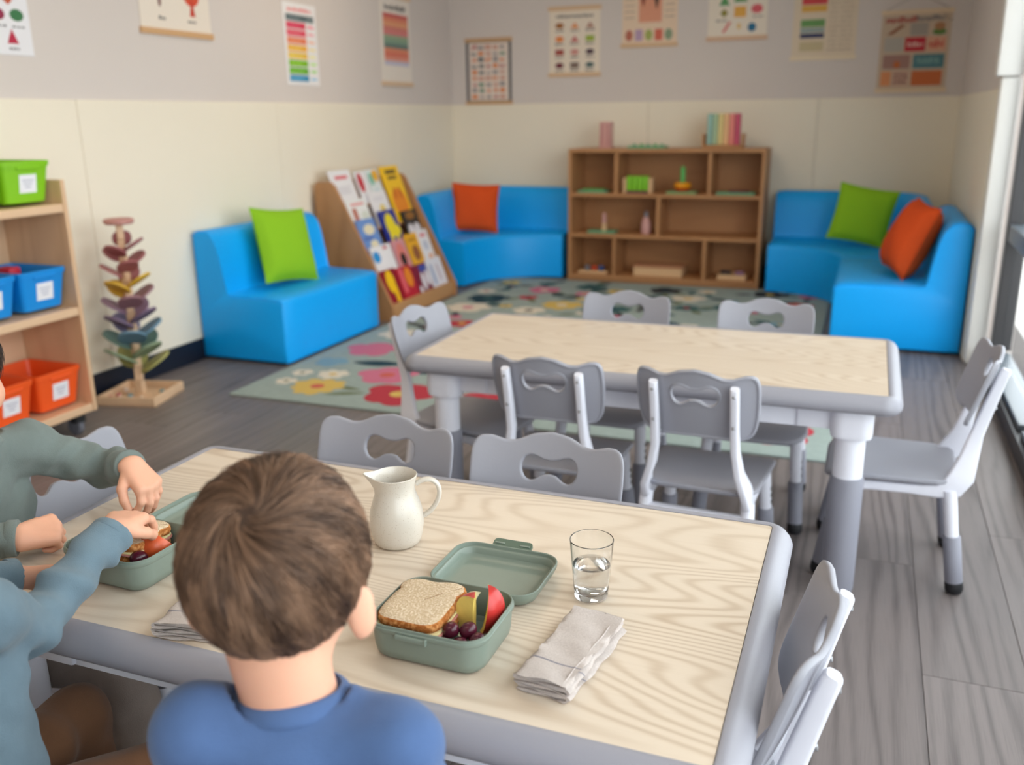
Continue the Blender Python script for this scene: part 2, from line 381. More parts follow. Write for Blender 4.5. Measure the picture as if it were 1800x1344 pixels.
def chair_seat():
    mb = MB(); n = 8; rings = []
    def Zs(x, y):
        r2_ = (x/0.10)**2+((y+0.01)/0.11)**2
        z = -0.009*math.exp(-r2_*0.9)
        if y > 0.09: z -= 0.020*((y-0.09)/0.08)**2
        if y < -0.10: z += 0.006*((-y-0.10)/0.06)**2
        return z
    N = 7
    def ring(sc, zo, inset=0.0):
        out = []
        for (x, y, _) in rr(0.316-2*inset, 0.325-2*inset, 0.062, n=N):
            taper = 1.0-0.10*max(0, -y)/0.16
            X, Yy = x*sc*taper, y*sc+0.008
            out.append((X, Yy, 0.305+Zs(X, Yy)+zo))
        return out
    top = [ring(s_, 0, 0.004) for s_ in (0.05, 0.25, 0.45, 0.62, 0.78, 0.9, 0.96, 1.0)]
    rim = [ring(1, -0.002, 0.001), ring(1, -0.006, 0), ring(1, -0.012, 0.002), ring(1, -0.014, 0.006)]
    bot = [ring(s_, -0.014, 0.006) for s_ in (0.9, 0.6, 0.3, 0.05)]
    mb.loft(top+rim+bot)
    return mb
def side_frame(sx):
    """one white moulded side: upright behind the panel, elbow, bracket under the seat"""
    x0 = sx*0.096; xb = sx*0.127
    # profile as a thick ribbon in the y-z plane; x drifts outwards below the seat
    cl = [(-0.2255, 0.592, 0.0085, x0), (-0.2240, 0.588, 0.0120, x0), (-0.2155, 0.560, 0.0130, x0), (-0.1945, 0.48, 0.0145, x0), (-0.179, 0.42, 0.016, sx*0.098), (-0.168, 0.36, 0.022, sx*0.108), (-0.156, 0.315, 0.030, sx*0.124), (-0.138, 0.285, 0.030, xb), (-0.105, 0.270, 0.018, xb), (-0.04, 0.268, 0.013, xb), (0.05, 0.266, 0.0125, xb), (0.105, 0.262, 0.014, xb), (0.130, 0.248, 0.012, xb)]
    rings = []
    for i, (y, z, hw, x) in enumerate(cl):
        a, b = cl[max(i-1, 0)], cl[min(i+1, len(cl)-1)]
        t = Vector((0, b[0]-a[0], b[1]-a[1])).normalized(); nrm = Vector((0, -t.z, t.y)); c = Vector((x, y, z))
        hx = 0.0100
        q = rr(2*hx, 2*hw, 0.006, n=3)
        rings.append([c+Vector((p[0], 0, 0))+nrm*p[1] for p in q])
    mb = MB(); mb.loft(rings)
    return mb
def make_chair(label):
    t = thing('classroom_chair', label, 'chair', group='grey and white classroom chairs')
    chair_back().build('backrest', M_grey, t, smooth=40)
    chair_seat().build('seat', M_grey, t, smooth=40)
    mb = MB(); mb.box((0, -0.140, 0.222), (0.262, 0.024, 0.040), bev=0.006)
    for k in (-0.08, -0.03, 0.03, 0.08): mb.box((k, -0.1525, 0.222), (0.010, 0.008, 0.036), bev=0.002)
    mb.build('seat_rail', M_wplastic, t, smooth=40)
    MB().box((0, 0.100, 0.266), (0.25, 0.03, 0.03), bev=0.005).build('front_rail', M_wplastic, t, smooth=40)
    for sx in (-1, 1):
        fr = side_frame(sx).build('side_frame', M_wplastic, t, smooth=45)
        for z, y in ((0.573, -0.2315), (0.492, -0.2130)):
            R_ = Matrix.Rotation(math.radians(-17), 3, 'X')
            MB().box((sx*0.096, y, z), (0.008, 0.006, 0.008), bev=0.002, R=R_).build('bolt', M_steel, fr)
        for (ya, yb, za) in ((-0.132, -0.172, 0.275), (0.122, 0.165, 0.27)):
            top = Vector((sx*0.127, ya, za)); bot = Vector((sx*0.143, yb, 0.0)); P = lambda z: bot+(top-bot)*(z/za)
            mb = MB().tube([P(za), P(0.15), P(0.10)], [0.0175, 0.0165, 0.0165], 16)
            if ya > 0:
                for zz in (0.175, 0.195, 0.215): mb.box(P(zz)+Vector((sx*0.0165, 0, 0)), (0.002, 0.009, 0.010), 1)
            lg = mb.build('leg', [M_wplastic, M_black], t, smooth=40)
            MB().tube([P(0.155), P(0.152), P(0.03), P(0.025)], [0.019, 0.0215, 0.0215, 0.020], 18).build('leg_sleeve', M_sleeve, lg, smooth=40)
            MB().tube([P(0.034), P(0.03), P(0.012), P(0.003), P(0.0005)], [0.021, 0.0222, 0.0222, 0.018, 0.010], 18).build('foot', M_black, lg, smooth=40)
    return t
R = math.radians
chair0 = make_chair('grey chair tucked in across the near table, directly behind the cream pitcher')
chair0.location = (-0.848, 1.302, 0); chair0.rotation_euler = (0, 0, PI)
CH = [
 ((-0.512, 1.302, 0), PI, 'grey chair tucked in across the near table, behind the open lid and water glass'),
 ((-1.172, 1.168, 0), -PI/2, 'pale chair at the end of the near table behind the child in grey-green'),
 ((-0.208, 1.058, 0), PI/2-R(2.5), 'grey chair pushed against the free end of the near table, beside the folded napkin'),
 ((-0.715, 2.265, 0), 0, 'grey chair with its back to us at the far table, nearer its rug end'),
 ((-0.328, 2.265, 0), R(-3), 'grey chair with its back to us at the far table, nearer the window end'),
 ((-0.722, 2.745, 0), PI, 'pale grey chair across the far table, nearer the book display'),
 ((-0.262, 2.745, 0), PI+R(2), 'pale grey chair across the far table, nearer the window'),
 ((-1.100, 2.485, 0), -PI/2-R(8), 'pale chair at the rug end of the far table, turned slightly'),
 ((0.128, 2.505, 0), PI/2, 'grey chair at the window end of the far table, seen from its side'),
 ((-0.402, 0.483, 0), R(21.7), 'grey chair under the seated child in the blue shirt'),
 ((-0.945, 0.600, 0), R(-18), 'grey chair under the seated child in the slate blue top'),
]
for loc, rz, lab in CH: dup(chair0, loc, rz, lab)
# ---------------------------------------------------------------- rug
rug = thing('floral_rug', 'large pale green rug with coloured flowers lying in the reading corner', 'rug', (0, 0, 0))
M_rug = mat('rug_pile', (158, 172, 168), 0.95, 0.1, var=0.06, vscale=25, bump=0.5, bscale=400)
M_rugedge = mat('rug_binding', (120, 142, 134), 0.95, 0.1)
RX0, RX1, RY0, RY1 = -2.625, -0.045, 3.205, 6.47
# rug body: its far window-side corner is tucked back clear of the seats
MB().box(((RX0+RX1)/2, (RY0+4.85)/2, 0.0045), (RX1-RX0, 4.85-RY0, 0.009), bev=0.003).box(((-2.60-0.17)/2, (4.85+RY1)/2, 0.0045), (2.43, RY1-4.85, 0.009), bev=0.003).build('rug_body', M_rug, rug)
FC = {'red': (184, 66, 78), 'pink': (206, 120, 146), 'coral': (206, 104, 92), 'yellow': (214, 184, 104), 'cream': (224, 216, 200), 'navy': (44, 70, 84), 'teal': (70, 104, 106), 'blue': (128, 164, 182), 'olive': (112, 122, 94), 'dark': (58, 58, 62)}
FK = list(FC); FM = [mat('rug_'+k, FC[k], 0.95, 0.1, bump=0.4, bscale=400) for k in FK]
fl = MB(); lf = MB()
def petal_flower(mb, x, y, r, npet, ci, cc, ph, z, wob=0.25, sy=1.0):
    n = npet*8; pts = []
    for j in range(n):
        a = 2*PI*j/n; rad = r*(0.72+0.28*abs(math.cos(npet*a/2+ph))**0.6+wob*0.25*math.sin(3*a+ph*2))
        pts.append((x+rad*math.cos(a+ph), y+sy*rad*math.sin(a+ph), z))
    mb.add(pts+[(x, y, z)], [(j, (j+1) % n, n) for j in range(n)], ci)
    m = 12; mb.add([(x+r*0.26*math.cos(2*PI*j/m), y+r*0.26*math.sin(2*PI*j/m), z+0.0006) for j in range(m)], [tuple(range(m))], cc)
def leaf(mb, x, y, L, W, a, ci, z):
    n = 8; pts = []
    for s_ in (1, -1):
        for j in range(n+1):
            t = j/n if s_ == 1 else 1-j/n
            u, v = (t-0.5)*L, s_*W*math.sin(PI*t)**0.8
            pts.append((x+u*math.cos(a)-v*math.sin(a), y+u*math.sin(a)+v*math.cos(a), z))
    mb.add(pts, [tuple(range(len(pts)))], ci)
ix = FK.index
FL = [(-1.88, 3.44, 0.17, 5, 'red', 'yellow', 0.3), (-2.08, 3.70, 0.15, 5, 'pink', 'coral', 1.0), (-2.30, 3.43, 0.13, 9, 'yellow', 'coral', 0.2), (-2.49, 3.46, 0.055, 6, 'cream', 'olive', 0), (-2.50, 3.61, 0.055, 6, 'cream', 'olive', 0.5), (-2.34, 3.63, 0.08, 7, 'cream', 'yellow', 0.4), (-2.40, 4.13, 0.15, 5, 'pink', 'pink', 0.8), (-2.47, 3.83, 0.09, 5, 'blue', 'blue', 0.1), (-1.45, 3.45, 0.16, 5, 'red', 'cream', 0.1), (-0.25, 3.45, 0.15, 5, 'red', 'cream', 0.9), (-0.12, 3.75, 0.07, 6, 'red', 'yellow', 0.3), (-2.36, 5.30, 0.15, 6, 'cream', 'pink', 0.3), (-2.35, 5.62, 0.15, 6, 'navy', 'teal', 0.6), (-1.80, 5.55, 0.14, 8, 'yellow', 'cream', 0.2), (-2.20, 4.85, 0.10, 5, 'red', 'yellow', 0.5), (-1.95, 5.33, 0.11, 6, 'cream', 'dark', 0.1)]
fr_ = random.Random(3)
for (x, y, r, k, c, cc, ph) in FL: petal_flower(fl, x, y, r, k, ix(c), ix(cc), ph, 0.0096)
pl = [(x, y, r) for x, y, r, *_ in FL]
for _ in range(900):
    x, y = fr_.uniform(RX0+0.15, -0.3), fr_.uniform(3.4, RY1-0.12); r = fr_.choice([0.05, 0.07, 0.09, 0.12])
    if all((x-a)**2+(y-b)**2 > (r+c+0.045)**2 for a, b, c in pl) and len(pl) < 130:
        pl.append((x, y, r)); c = fr_.choice(['red', 'pink', 'coral', 'yellow', 'cream', 'navy', 'teal', 'blue', 'dark', 'cream', 'teal'])
        petal_flower(fl, x, y, r, fr_.choice([5, 5, 6, 8]), ix(c), ix(fr_.choice(['yellow', 'cream', 'red', 'navy'])), fr_.uniform(0, 6), 0.0096)
for (x, y, L, W, a, c) in [(-2.23, 3.88, 0.28, 0.05, 0.15, 'navy'), (-1.95, 3.80, 0.2, 0.04, 0.2, 'navy'), (-2.17, 3.45, 0.20, 0.022, -0.1, 'olive'), (-2.12, 3.37, 0.20, 0.022, 0.4, 'olive')]: leaf(lf, x, y, L, W, a, ix(c), 0.0093)
for i, (x, y, r) in enumerate(pl[16:]):
    for k in range(2):
        a = fr_.uniform(0, 2*PI); d = r+0.05
        xx, yy = x+d*math.cos(a), y+d*math.sin(a)
        if RX0+0.08 < xx < -0.25 and RY0+0.06 < yy < RY1-0.06: leaf(lf, xx, yy, 0.14, 0.026, a, ix(fr_.choice(['navy', 'teal', 'olive', 'dark', 'teal'])), 0.0093)
tag(fl.build('woven_flowers', FM, rug), kind='stuff'); tag(lf.build('woven_leaves', FM, rug), kind='stuff')

# ---------------------------------------------------------------- upholstered seats
def sofa_profile(depth, back=0.15, seat=0.335, top=0.665):
    """side outline, x from the front (0) to the back (depth), z up; starts bottom front"""
    p = [(0.0, 0.014), (0.0, 0.10), (0.0, seat-0.03), (0.006, seat-0.011), (0.022, seat-0.001), (0.08, seat+0.004)]
    xb = depth-back
    p += [(xb-0.12, seat+0.006), (xb-0.055, seat+0.008), (xb-0.03, seat+0.018), (xb-0.02, seat+0.05), (xb-0.008, seat+0.13), (xb+0.012, top-0.09), (xb+0.03, top-0.035), (xb+0.05, top-0.012), (xb+0.08, top)]
    p += [(depth-0.045, top), (depth-0.015, top-0.008), (depth, top-0.03), (depth, 0.25), (depth, 0.014)]
    return p
def straight_sofa(name, label, x_front, sgn, y0, y1, depth):
    """sgn +1: front faces +x, back towards -x"""
    t = thing(name, label, 'seat', (x_front, (y0+y1)/2, 0))
    p = sofa_profile(depth); L = y1-y0
    c = (sum(a for a, _ in p)/len(p), 0.25)
    def ring(y, ins):
        out = []
        for (x, z) in p:
            xx = x+(c[0]-x)/max(abs(c[0]-x), 0.02)*ins*min(1, abs(c[0]-x)/0.05); zz = z+(c[1]-z)/max(abs(c[1]-z), 0.02)*ins*min(1, abs(c[1]-z)/0.05)
            out.append((-sgn*xx, y, zz))
        return out
    ys_ = [(-L/2, 0.012), (-L/2+0.003, 0.005), (-L/2+0.011, 0.0)]+[(-L/2+0.011+(L-0.022)*k/6, 0) for k in range(1, 6)]+[(L/2-0.011, 0.0), (L/2-0.003, 0.005), (L/2, 0.012)]
    MB().loft([ring(y, i) for y, i in ys_]).build('upholstery', M_blue, t, smooth=45)
    for y in (-L/2+0.004, L/2-0.004): MB().tube([(-sgn*x, y, z) for x, z in p[2:18]], 0.0022, 6).build('piping', M_blue, t, smooth=60)
    for x in (0.06, depth-0.06):
        for y in (-L/2+0.06, L/2-0.06): MB().lathe([(0.02, 0.0), (0.022, 0.004), (0.022, 0.016)], (-sgn*x, y, 0), 14, cap0=True, cap1=True).build('foot', M_black, t)
    return t
straight_sofa('foam_seat', 'blue armless foam seat with one green cushion, beside the book display', -2.650, 1, 3.705, 4.655, 0.512)
straight_sofa('foam_seat', 'blue foam seat by the window wall carrying an orange cushion', -0.125, -1, 4.955, 5.925, 0.627)
def corner_sofa(label, cx, cy, mirror, S=1.05, Rr=0.52):
    """square corner seat with a concave quarter-round front centred at (cx, cy); mirror=-1 for the left corner"""
    t = thing('corner_foam_seat', label, 'seat', (cx, cy, 0))
    n = 28; dep = S-Rr; p0 = sofa_profile(dep)
    rings = []
    def outer(a):      # distance from the centre to the outer square with a rounded corner
        dx, dy = math.cos(a), math.sin(a); rad = 0.30
        r_sq = S/max(dx, dy)
        # rounded corner: circle centred at (S-rad, S-rad)
        c = S-rad; b = c*(dx+dy); q = b*b-(2*c*c-rad*rad)
        if q > 0:
            rc = b+math.sqrt(q); x, y = rc*dx, rc*dy
            if x > c and y > c: return rc
        return r_sq
    for k in range(n+1):
        a = PI/2*k/n; d = outer(a)-Rr; p = sofa_profile(d)
        ins = 0.008 if k in (0, n) else 0
        rings.append([(mirror*(Rr+x)*math.cos(a), (Rr+x)*math.sin(a), z-(ins if z > 0.2 else 0)) for x, z in p])
    MB().loft(rings).build('upholstery', M_blue, t, smooth=45)
    for a in (0.1, PI/4, PI/2-0.1):
        for r in (Rr+0.07, outer(a)-0.08): MB().lathe([(0.02, 0.0096), (0.022, 0.012), (0.022, 0.016)], (mirror*r*math.cos(a), r*math.sin(a), 0), 14, cap0=True, cap1=True).build('foot', M_black, t)
    return t
corner_sofa('blue curved corner seat with an orange cushion between book display and cubby shelf', -2.125, 5.985, -1, S=0.93, Rr=0.56)
corner_sofa('blue curved corner seat with a green cushion beside the window end of the cubby shelf', -0.605, 5.935, 1, S=0.985, Rr=0.48)

def cushion(label, m, c, size, n_axis, up_roll, thick, group=None):
    t = thing('cushion', label, 'cushion', c); n = 16; s_ = size/2
    nx = Vector(n_axis).normalized(); ux = Vector((0, 0, 1)).cross(nx).normalized(); uz = nx.cross(ux)
    a, b = ux*math.cos(up_roll)+uz*math.sin(up_roll), -ux*math.sin(up_roll)+uz*math.cos(up_roll)
    mb = MB(); gr = random.Random(int(size*1000)+len(label))
    for side in (1, -1):
        vs = []; fs = []
        for i in range(n+1):
            for j in range(n+1):
                u, v = 2*i/n-1, 2*j/n-1
                pin = 1-0.09*(1-u*u)*abs(v)**2 if abs(v) > abs(u) else 1-0.09*(1-v*v)*abs(u)**2
                h = thick/2*(max(0, 1-abs(u)**2.4)*max(0, 1-abs(v)**2.4))**0.42
                h *= 1+0.06*math.sin(5*u+3*v+gr.random())
                vs.append(a*(u*s_*(1-0.07*(1-v*v)))+b*(v*s_*(1-0.07*(1-u*u)))+nx*(side*h+0.0005*side))
        for i in range(n):
            for j in range(n):
                q = (i*(n+1)+j, (i+1)*(n+1)+j, (i+1)*(n+1)+j+1, i*(n+1)+j+1); fs.append(q if side == 1 else q[::-1])
        mb.add(vs, fs)
    mb.build('cover', m, t, smooth=180)
    # piped seam round the edge
    e = []
    for (u0, v0, u1, v1) in ((-1, -1, 1, -1), (1, -1, 1, 1), (1, 1, -1, 1), (-1, 1, -1, -1)):
        for k in range(8):
            u, v = u0+(u1-u0)*k/8, v0+(v1-v0)*k/8; e.append(a*(u*s_*(1-0.07*(1-v*v)))+b*(v*s_*(1-0.07*(1-u*u))))
    MB().tube(e+[e[0]], 0.003, 6).build('piping', m, t, smooth=60)
    return t
cushion('lime green square cushion leaning on the back of the armless blue seat', M_green, (-2.905, 4.13, 0.548), 0.40, (1, -0.12, 0.30), R(-6), 0.13)
cushion('orange cushion propped in the blue corner seat beside the book display', M_orange, (-2.79, 6.45, 0.530), 0.36, (0.45, -1, 0.22), R(-4), 0.12)
cushion('olive green cushion propped in the blue corner seat near the window wall', M_green, (-0.02, 6.40, 0.548), 0.37, (-0.12, -1, 0.22), R(-9), 0.12)
cushion('orange cushion leaning sideways on the blue seat by the window wall', M_orange, (0.235, 5.35, 0.540), 0.40, (-1, -0.28, 0.42), R(-4), 0.20)

# ---------------------------------------------------------------- cubby shelf
cb = thing('cubby_shelf', 'low oak cubby shelf with eight compartments against the end wall', 'bookcase', (-1.365, 6.51, 0))
M_oak = wood_mat('oak_shelf', (188, 136, 90), (160, 110, 68), 0.5, axis='X', lines=8, along=2, across=9, amp=2.0, contrast=0.7, fine=0.6)
M_oakz = wood_mat('oak_shelf_upright', (188, 136, 90), (160, 110, 68), 0.5, axis='Z', lines=8, along=2, across=9, amp=2.0, contrast=0.7, fine=0.6)
W2, DP, th = 0.70, 0.36, 0.024
MB().box((0, DP/2, 0.95), (2*W2, DP, th), bev=0.003).build('top_board', M_oak, cb)
MB().box((0, DP/2+0.005, 0.035), (2*W2-2*th, DP-0.01, th), bev=0.003).box((0, 0.03, 0.0125), (2*W2-2*th, 0.02, 0.024), bev=0.002).build('bottom_board', M_oak, cb)
for s_ in (-1, 1): MB().box((s_*(W2-th/2), DP/2, 0.47), (th, DP, 0.94), bev=0.003).build('side_panel', M_oakz, cb)
for z in (0.635, 0.340): MB().box((0, DP/2+0.004, z), (2*W2-2*th, DP-0.014, th), bev=0.002).build('shelf_board', M_oak, cb)
for x, z0, z1 in ((-0.345, 0.647, 0.938), (0.325, 0.647, 0.938), (-0.030, 0.352, 0.623), (-0.350, 0.047, 0.328), (0.312, 0.047, 0.328)):
    MB().box((x, DP/2+0.006, (z0+z1)/2), (th, DP-0.018, z1-z0), bev=0.002).build('divider', M_oakz, cb)
MB().box((0, DP-0.006, 0.49), (2*W2-2*th, 0.01, 0.9)).build('back_panel', M_oak, cb)
CX0, CY0 = -1.365, 6.51
zS = {'top': 0.9625, 'r1': 0.6475, 'r2': 0.3525, 'r3': 0.0475}
def lift(t): return t
M_pinkt = mat('dusty_pink_toy', (208, 158, 152), 0.55); M_mint = mat('mint_tray', (116, 176, 136), 0.6); M_lime = mat('lime_toy', (128, 200, 40), 0.5)
M_purp = mat('plum_base', (108, 60, 74), 0.6); M_yel = mat('amber_toy', (240, 160, 20), 0.45); M_redt = mat('red_toy', (196, 64, 30), 0.5); M_greent = mat('leaf_green_toy', (96, 180, 92), 0.5); M_greyt = mat('grey_toy', (120, 120, 130), 0.5); M_bluet = mat('blue_toy', (60, 90, 150), 0.5); M_pale = mat('pale_wood_toy', (222, 184, 140), 0.6)
t = thing('pink_tower', 'dusty pink upright block tower standing on top of the cubby shelf', 'toy', (-1.822, 6.66, zS['top']))
MB().box((0, 0, 0.094), (0.085, 0.085, 0.184), bev=0.008).build('body', M_pinkt, t, smooth=40)
for k in (-0.022, 0.022): MB().box((k, -0.0435, 0.10), (0.012, 0.004, 0.15), bev=0.001).build('groove_strip', mat('pink_dark', (184, 128, 126), 0.6), t)
MB().box((0, 0, 0.006), (0.10, 0.10, 0.012), bev=0.003).build('base', M_pinkt, t)
t = thing('counting_board', 'mint green board with small pegs lying on top of the cubby shelf', 'toy', (-1.51, 6.66, zS['top']))
MB().box((0, 0, 0.008), (0.27, 0.16, 0.016), bev=0.004).build('board', M_mint, t)
for k in range(5): MB().lathe([(0.014, 0.016), (0.014, 0.024), (0.006, 0.03)], (-0.10+0.05*k, 0.01*(k % 2), 0), 12, cap1=True).build('peg', M_greent if k % 2 else M_mint, t, smooth=50)
t = thing('rainbow_slats', 'pastel rainbow slats standing in a wooden cradle on the cubby shelf', 'toy', (-0.975, 6.66, zS['top']))
for k, c in enumerate([(150, 190, 180), (170, 196, 160), (226, 206, 140), (238, 190, 140), (236, 140, 130), (200, 80, 110)]):
    MB().box((-0.095+0.038*k, -0.01, 0.128), (0.034, 0.06, 0.21), bev=0.004).build('slat', mat('pastel_%d' % k, c, 0.55), t)
for s_ in (-1, 1): MB().box((s_*0.135, 0, 0.05), (0.016, 0.10, 0.10), bev=0.003).build('cradle_end', M_oakz, t)
MB().box((0, 0, 0.011), (0.254, 0.10, 0.022), bev=0.003).build('cradle_base', M_oak, t)
def flat_board(name, label, x, z, w_=0.22, d_=0.14, m=M_mint, h=0.016):
    t = thing(name, label, 'toy', (x, 6.63, z))
    MB().box((0, 0, h/2), (w_, d_, h), bev=0.004).build('board', m, t)
    return t
b = flat_board('puzzle_tray', 'mint puzzle tray in the top compartment under the pink tower', -1.90, zS['r1'])
MB().box((0, 0, 0.020), (0.16, 0.09, 0.008), bev=0.002).build('inlay', M_greent, b)
b = flat_board('puzzle_tray', 'mint puzzle tray in the top compartment under the rainbow slats', -0.865, zS['r1'], 0.26)
MB().box((0.02, 0, 0.021), (0.14, 0.09, 0.01), bev=0.002).build('inlay', M_purp, b)
t = thing('block_rack', 'wooden rack holding four lime green blocks in the top middle compartment', 'toy', (-1.565, 6.62, zS['r1']))
for s_ in (-1, 1): MB().box((s_*0.095, 0, 0.055), (0.026, 0.08, 0.11), bev=0.004).build('rack_end', M_pale, t)
MB().box((0, 0, 0.009), (0.163, 0.08, 0.018), bev=0.002).build('rack_base', M_purp, t)
for k in range(4): MB().box((-0.060+0.04*k, -0.005, 0.070), (0.037, 0.07, 0.104), bev=0.006).build('block', M_lime, t, smooth=40)
b = flat_board('stacking_toy', 'green peg stacking toy with an amber ring in the top middle compartment', -1.245, zS['r1'], 0.21, 0.13, mat('sage_board', (140, 176, 120), 0.6))
MB().lathe([(0.0, 0.016), (0.045, 0.018), (0.058, 0.032), (0.050, 0.040)], (0, 0, 0), 24).build('base_ring', M_redt, b, smooth=50)
MB().lathe([(0.02, 0.040), (0.055, 0.042), (0.064, 0.058), (0.055, 0.076), (0.02, 0.080)], (0, 0, 0), 24).build('ring', M_yel, b, smooth=50)
MB().lathe([(0.018, 0.078), (0.019, 0.17), (0.012, 0.19), (0.0, 0.192)], (0, 0, 0), 16).build('peg', M_greent, b, smooth=50)
b = flat_board('figure_board', 'green board with a small wooden figure in the middle row', -1.83, zS['r2'], 0.21, 0.13)
MB().lathe([(0.0, 0.016), (0.022, 0.017), (0.018, 0.06), (0.02, 0.07)], (0.01, 0, 0), 16).build('figure_body', M_pale, b, smooth=50)
MB().lathe([(0.0, 0.068), (0.016, 0.07), (0.018, 0.10), (0.014, 0.12), (0.016, 0.135), (0.0, 0.15)], (0.01, 0, 0), 16).build('figure_top', M_pinkt, b, smooth=50)
t = thing('toy_bottle', 'dusty pink toy bottle with a grey stopper in the middle row', 'toy', (-1.50, 6.62, zS['r2']))
MB().lathe([(0.0, 0.0), (0.034, 0.002), (0.036, 0.02), (0.035, 0.08), (0.022, 0.115), (0.015, 0.125), (0.0, 0.125)], (0, 0, 0), 20).build('body', M_pinkt, t, smooth=50)
MB().lathe([(0.0, 0.124), (0.015, 0.125), (0.016, 0.15), (0.008, 0.163), (0.0, 0.164)], (0, 0, 0), 16).build('stopper', M_greyt, t, smooth=50)
t = thing('sorting_tray', 'small tray of grey, red and blue counters in the bottom row', 'toy', (-1.89, 6.64, zS['r3']))
MB().box((0, 0, 0.006), (0.22, 0.14, 0.012), bev=0.003).box((0, -0.067, 0.014), (0.22, 0.008, 0.02), bev=0.002).build('tray', M_pale, t)
for k, m in enumerate((M_greyt, M_redt, M_bluet)): MB().sphere((-0.06+0.055*k, 0, 0.033), (0.026, 0.022, 0.022), n=14, m=8).build('counter', m, t, smooth=80)
t = thing('wooden_box', 'long pale wooden box on the bottom shelf, middle compartment', 'box', (-1.395, 6.66, zS['r3']))
MB().box((0, 0, 0.032), (0.36, 0.18, 0.064), bev=0.004).build('body', M_pale, t); MB().box((0, 0, 0.071), (0.37, 0.19, 0.014), bev=0.004).build('lid', mat('box_lid', (196, 140, 104), 0.6), t)
t = thing('sorting_tray', 'pale wooden tray with dark and violet blocks in the bottom row', 'toy', (-0.86, 6.64, zS['r3']))
MB().box((0, 0, 0.018), (0.20, 0.14, 0.036), bev=0.004).build('tray', M_pale, t)
MB().box((-0.05, 0, 0.047), (0.07, 0.06, 0.022), bev=0.004).build('block', mat('dark_block', (52, 46, 52), 0.6), t); MB().box((0.05, 0, 0.046), (0.06, 0.06, 0.020), bev=0.004).build('block', mat('violet_block', (150, 112, 150), 0.6), t)

# ---------------------------------------------------------------- book display
bd = thing('book_display', 'slanted wooden book display with five tiers, standing between the blue seats', 'bookshelf', (0, 0, 0))
By0, By1 = 4.80, 5.735; xf, xt, zt = -2.635, -3.045, 0.80
M_oaky = wood_mat('oak_display', (196, 146, 98), (168, 118, 74), 0.5, axis='Y', lines=8, along=2, across=9, amp=2.0, contrast=0.7, fine=0.6)
for y in (By0+0.012, By1-0.012):
    prof = [(xf, 0.0), (xf, 0.085), (xt+0.05, zt+0.005), (xt+0.02, zt+0.03), (xt-0.065, zt+0.03), (xt-0.085, zt+0.01), (xt-0.085, 0.0)]
    MB().loft([[(x, y-0.012, z) for x, z in prof], [(x, y+0.012, z) for x, z in prof]]).build('side_panel', M_oakz, bd)
yc, yl = (By0+By1)/2, By1-By0-0.05
MB().box((xf-0.022, yc, 0.05), (0.02, yl, 0.095), bev=0.002).build('kick_board', M_oaky, bd)
MB().box((xt-0.075, yc, 0.42), (0.012, yl, 0.80)).build('back_panel', M_oaky, bd)
sl = Vector((xt+0.03-xf, 0, zt-0.07)); slL = sl.length; sd = sl.normalized(); sn = Vector((sd.z, 0, -sd.x))   # along the slope, and out of it
Rs = Matrix((sn, Vector((0, 1, 0)), sd)).transposed()       # local x: out of slope, y, z: up slope
base = Vector((xf-0.03, 0, 0.085))
for k in range(5):
    p = base+sd*(slL*(k/5))
    MB().box(p-sn*0.06+Vector((0, yc, 0))+sd*0.08, (0.008, yl, slL/5+0.03), R=Rs).build('tier_board', M_oaky, bd)
    MB().box(p-sn*0.028+Vector((0, yc, 0)), (0.060, yl, 0.010), bev=0.001, R=Rs).build('tier_ledge', M_oaky, bd)
def book(label, k, yb, w_, h_, cover, prints, lean=0.13, lift_=0.0):
    h_ *= 1.14
    """prints: (u0, v0, u1, v1, colour, round) on the cover, u across, v up"""
    p = base+sd*(slL*(k/5)+0.008+lift_)-sn*(0.010)
    t = thing('picture_book', label, 'book', tuple(p+Vector((0, yb, 0))), 0, 'picture books on the slanted display')
    Rb = Rs @ Matrix.Rotation(lean, 3, 'Y')
    def loc(c): return Rb @ Vector(c)
    th_ = 0.009
    MB().box(loc((0, 0, h_/2)), (th_*0.7, w_*0.98, h_*0.98), R=Rb).build('pages', mat('book_pages', (236, 230, 214), 0.9), t)
    MB().box(loc((th_*0.5, 0, h_/2)), (0.0016, w_, h_), R=Rb).box(loc((-th_*0.5, 0, h_/2)), (0.0016, w_, h_), R=Rb).box(loc((0, -w_/2, h_/2)), (th_, 0.0016, h_), R=Rb).build('cover', mat('cover_%d_%d_%d' % cover, cover, 0.35), t)
    if prints:
        mb = MB(); ms = []
        for (u0, v0, u1, v1, c, rnd_) in prints:
            m = mat('print_%d_%d_%d' % c, c, 0.4)
            if m not in ms: ms.append(m)
            x = th_*0.5+0.0011+0.0001*len(mb.f)
            if rnd_: q = [loc((x, ((u0+u1)/2+(u1-u0)/2*math.cos(2*PI*j/18)-0.5)*w_, ((v0+v1)/2+(v1-v0)/2*math.sin(2*PI*j/18))*h_)) for j in range(18)]
            else: q = [loc((x, (u-0.5)*w_, v*h_)) for u, v in ((u0, v0), (u1, v0), (u1, v1), (u0, v1))]
            mb.add(q, [tuple(range(len(q)))], ms.index(m))
        mb.build('cover_print', ms, t)
    return t
WH, RD, YE, NV, BK, LB, GD, PK, GN, OG = (238, 236, 240), (200, 40, 60), (250, 200, 20), (30, 50, 150), (40, 34, 30), (110, 150, 214), (236, 176, 40), (214, 150, 158), (120, 190, 170), (236, 140, 30)
def lines_(c, v0, n, u0=0.2, u1=0.8, dv=0.06): return [(u0, v0-dv*i, u1-0.08*(i % 2), v0-dv*i+0.022, c, 0) for i in range(n)]
y = lambda f: By0+0.03+f*(By1-By0-0.06)
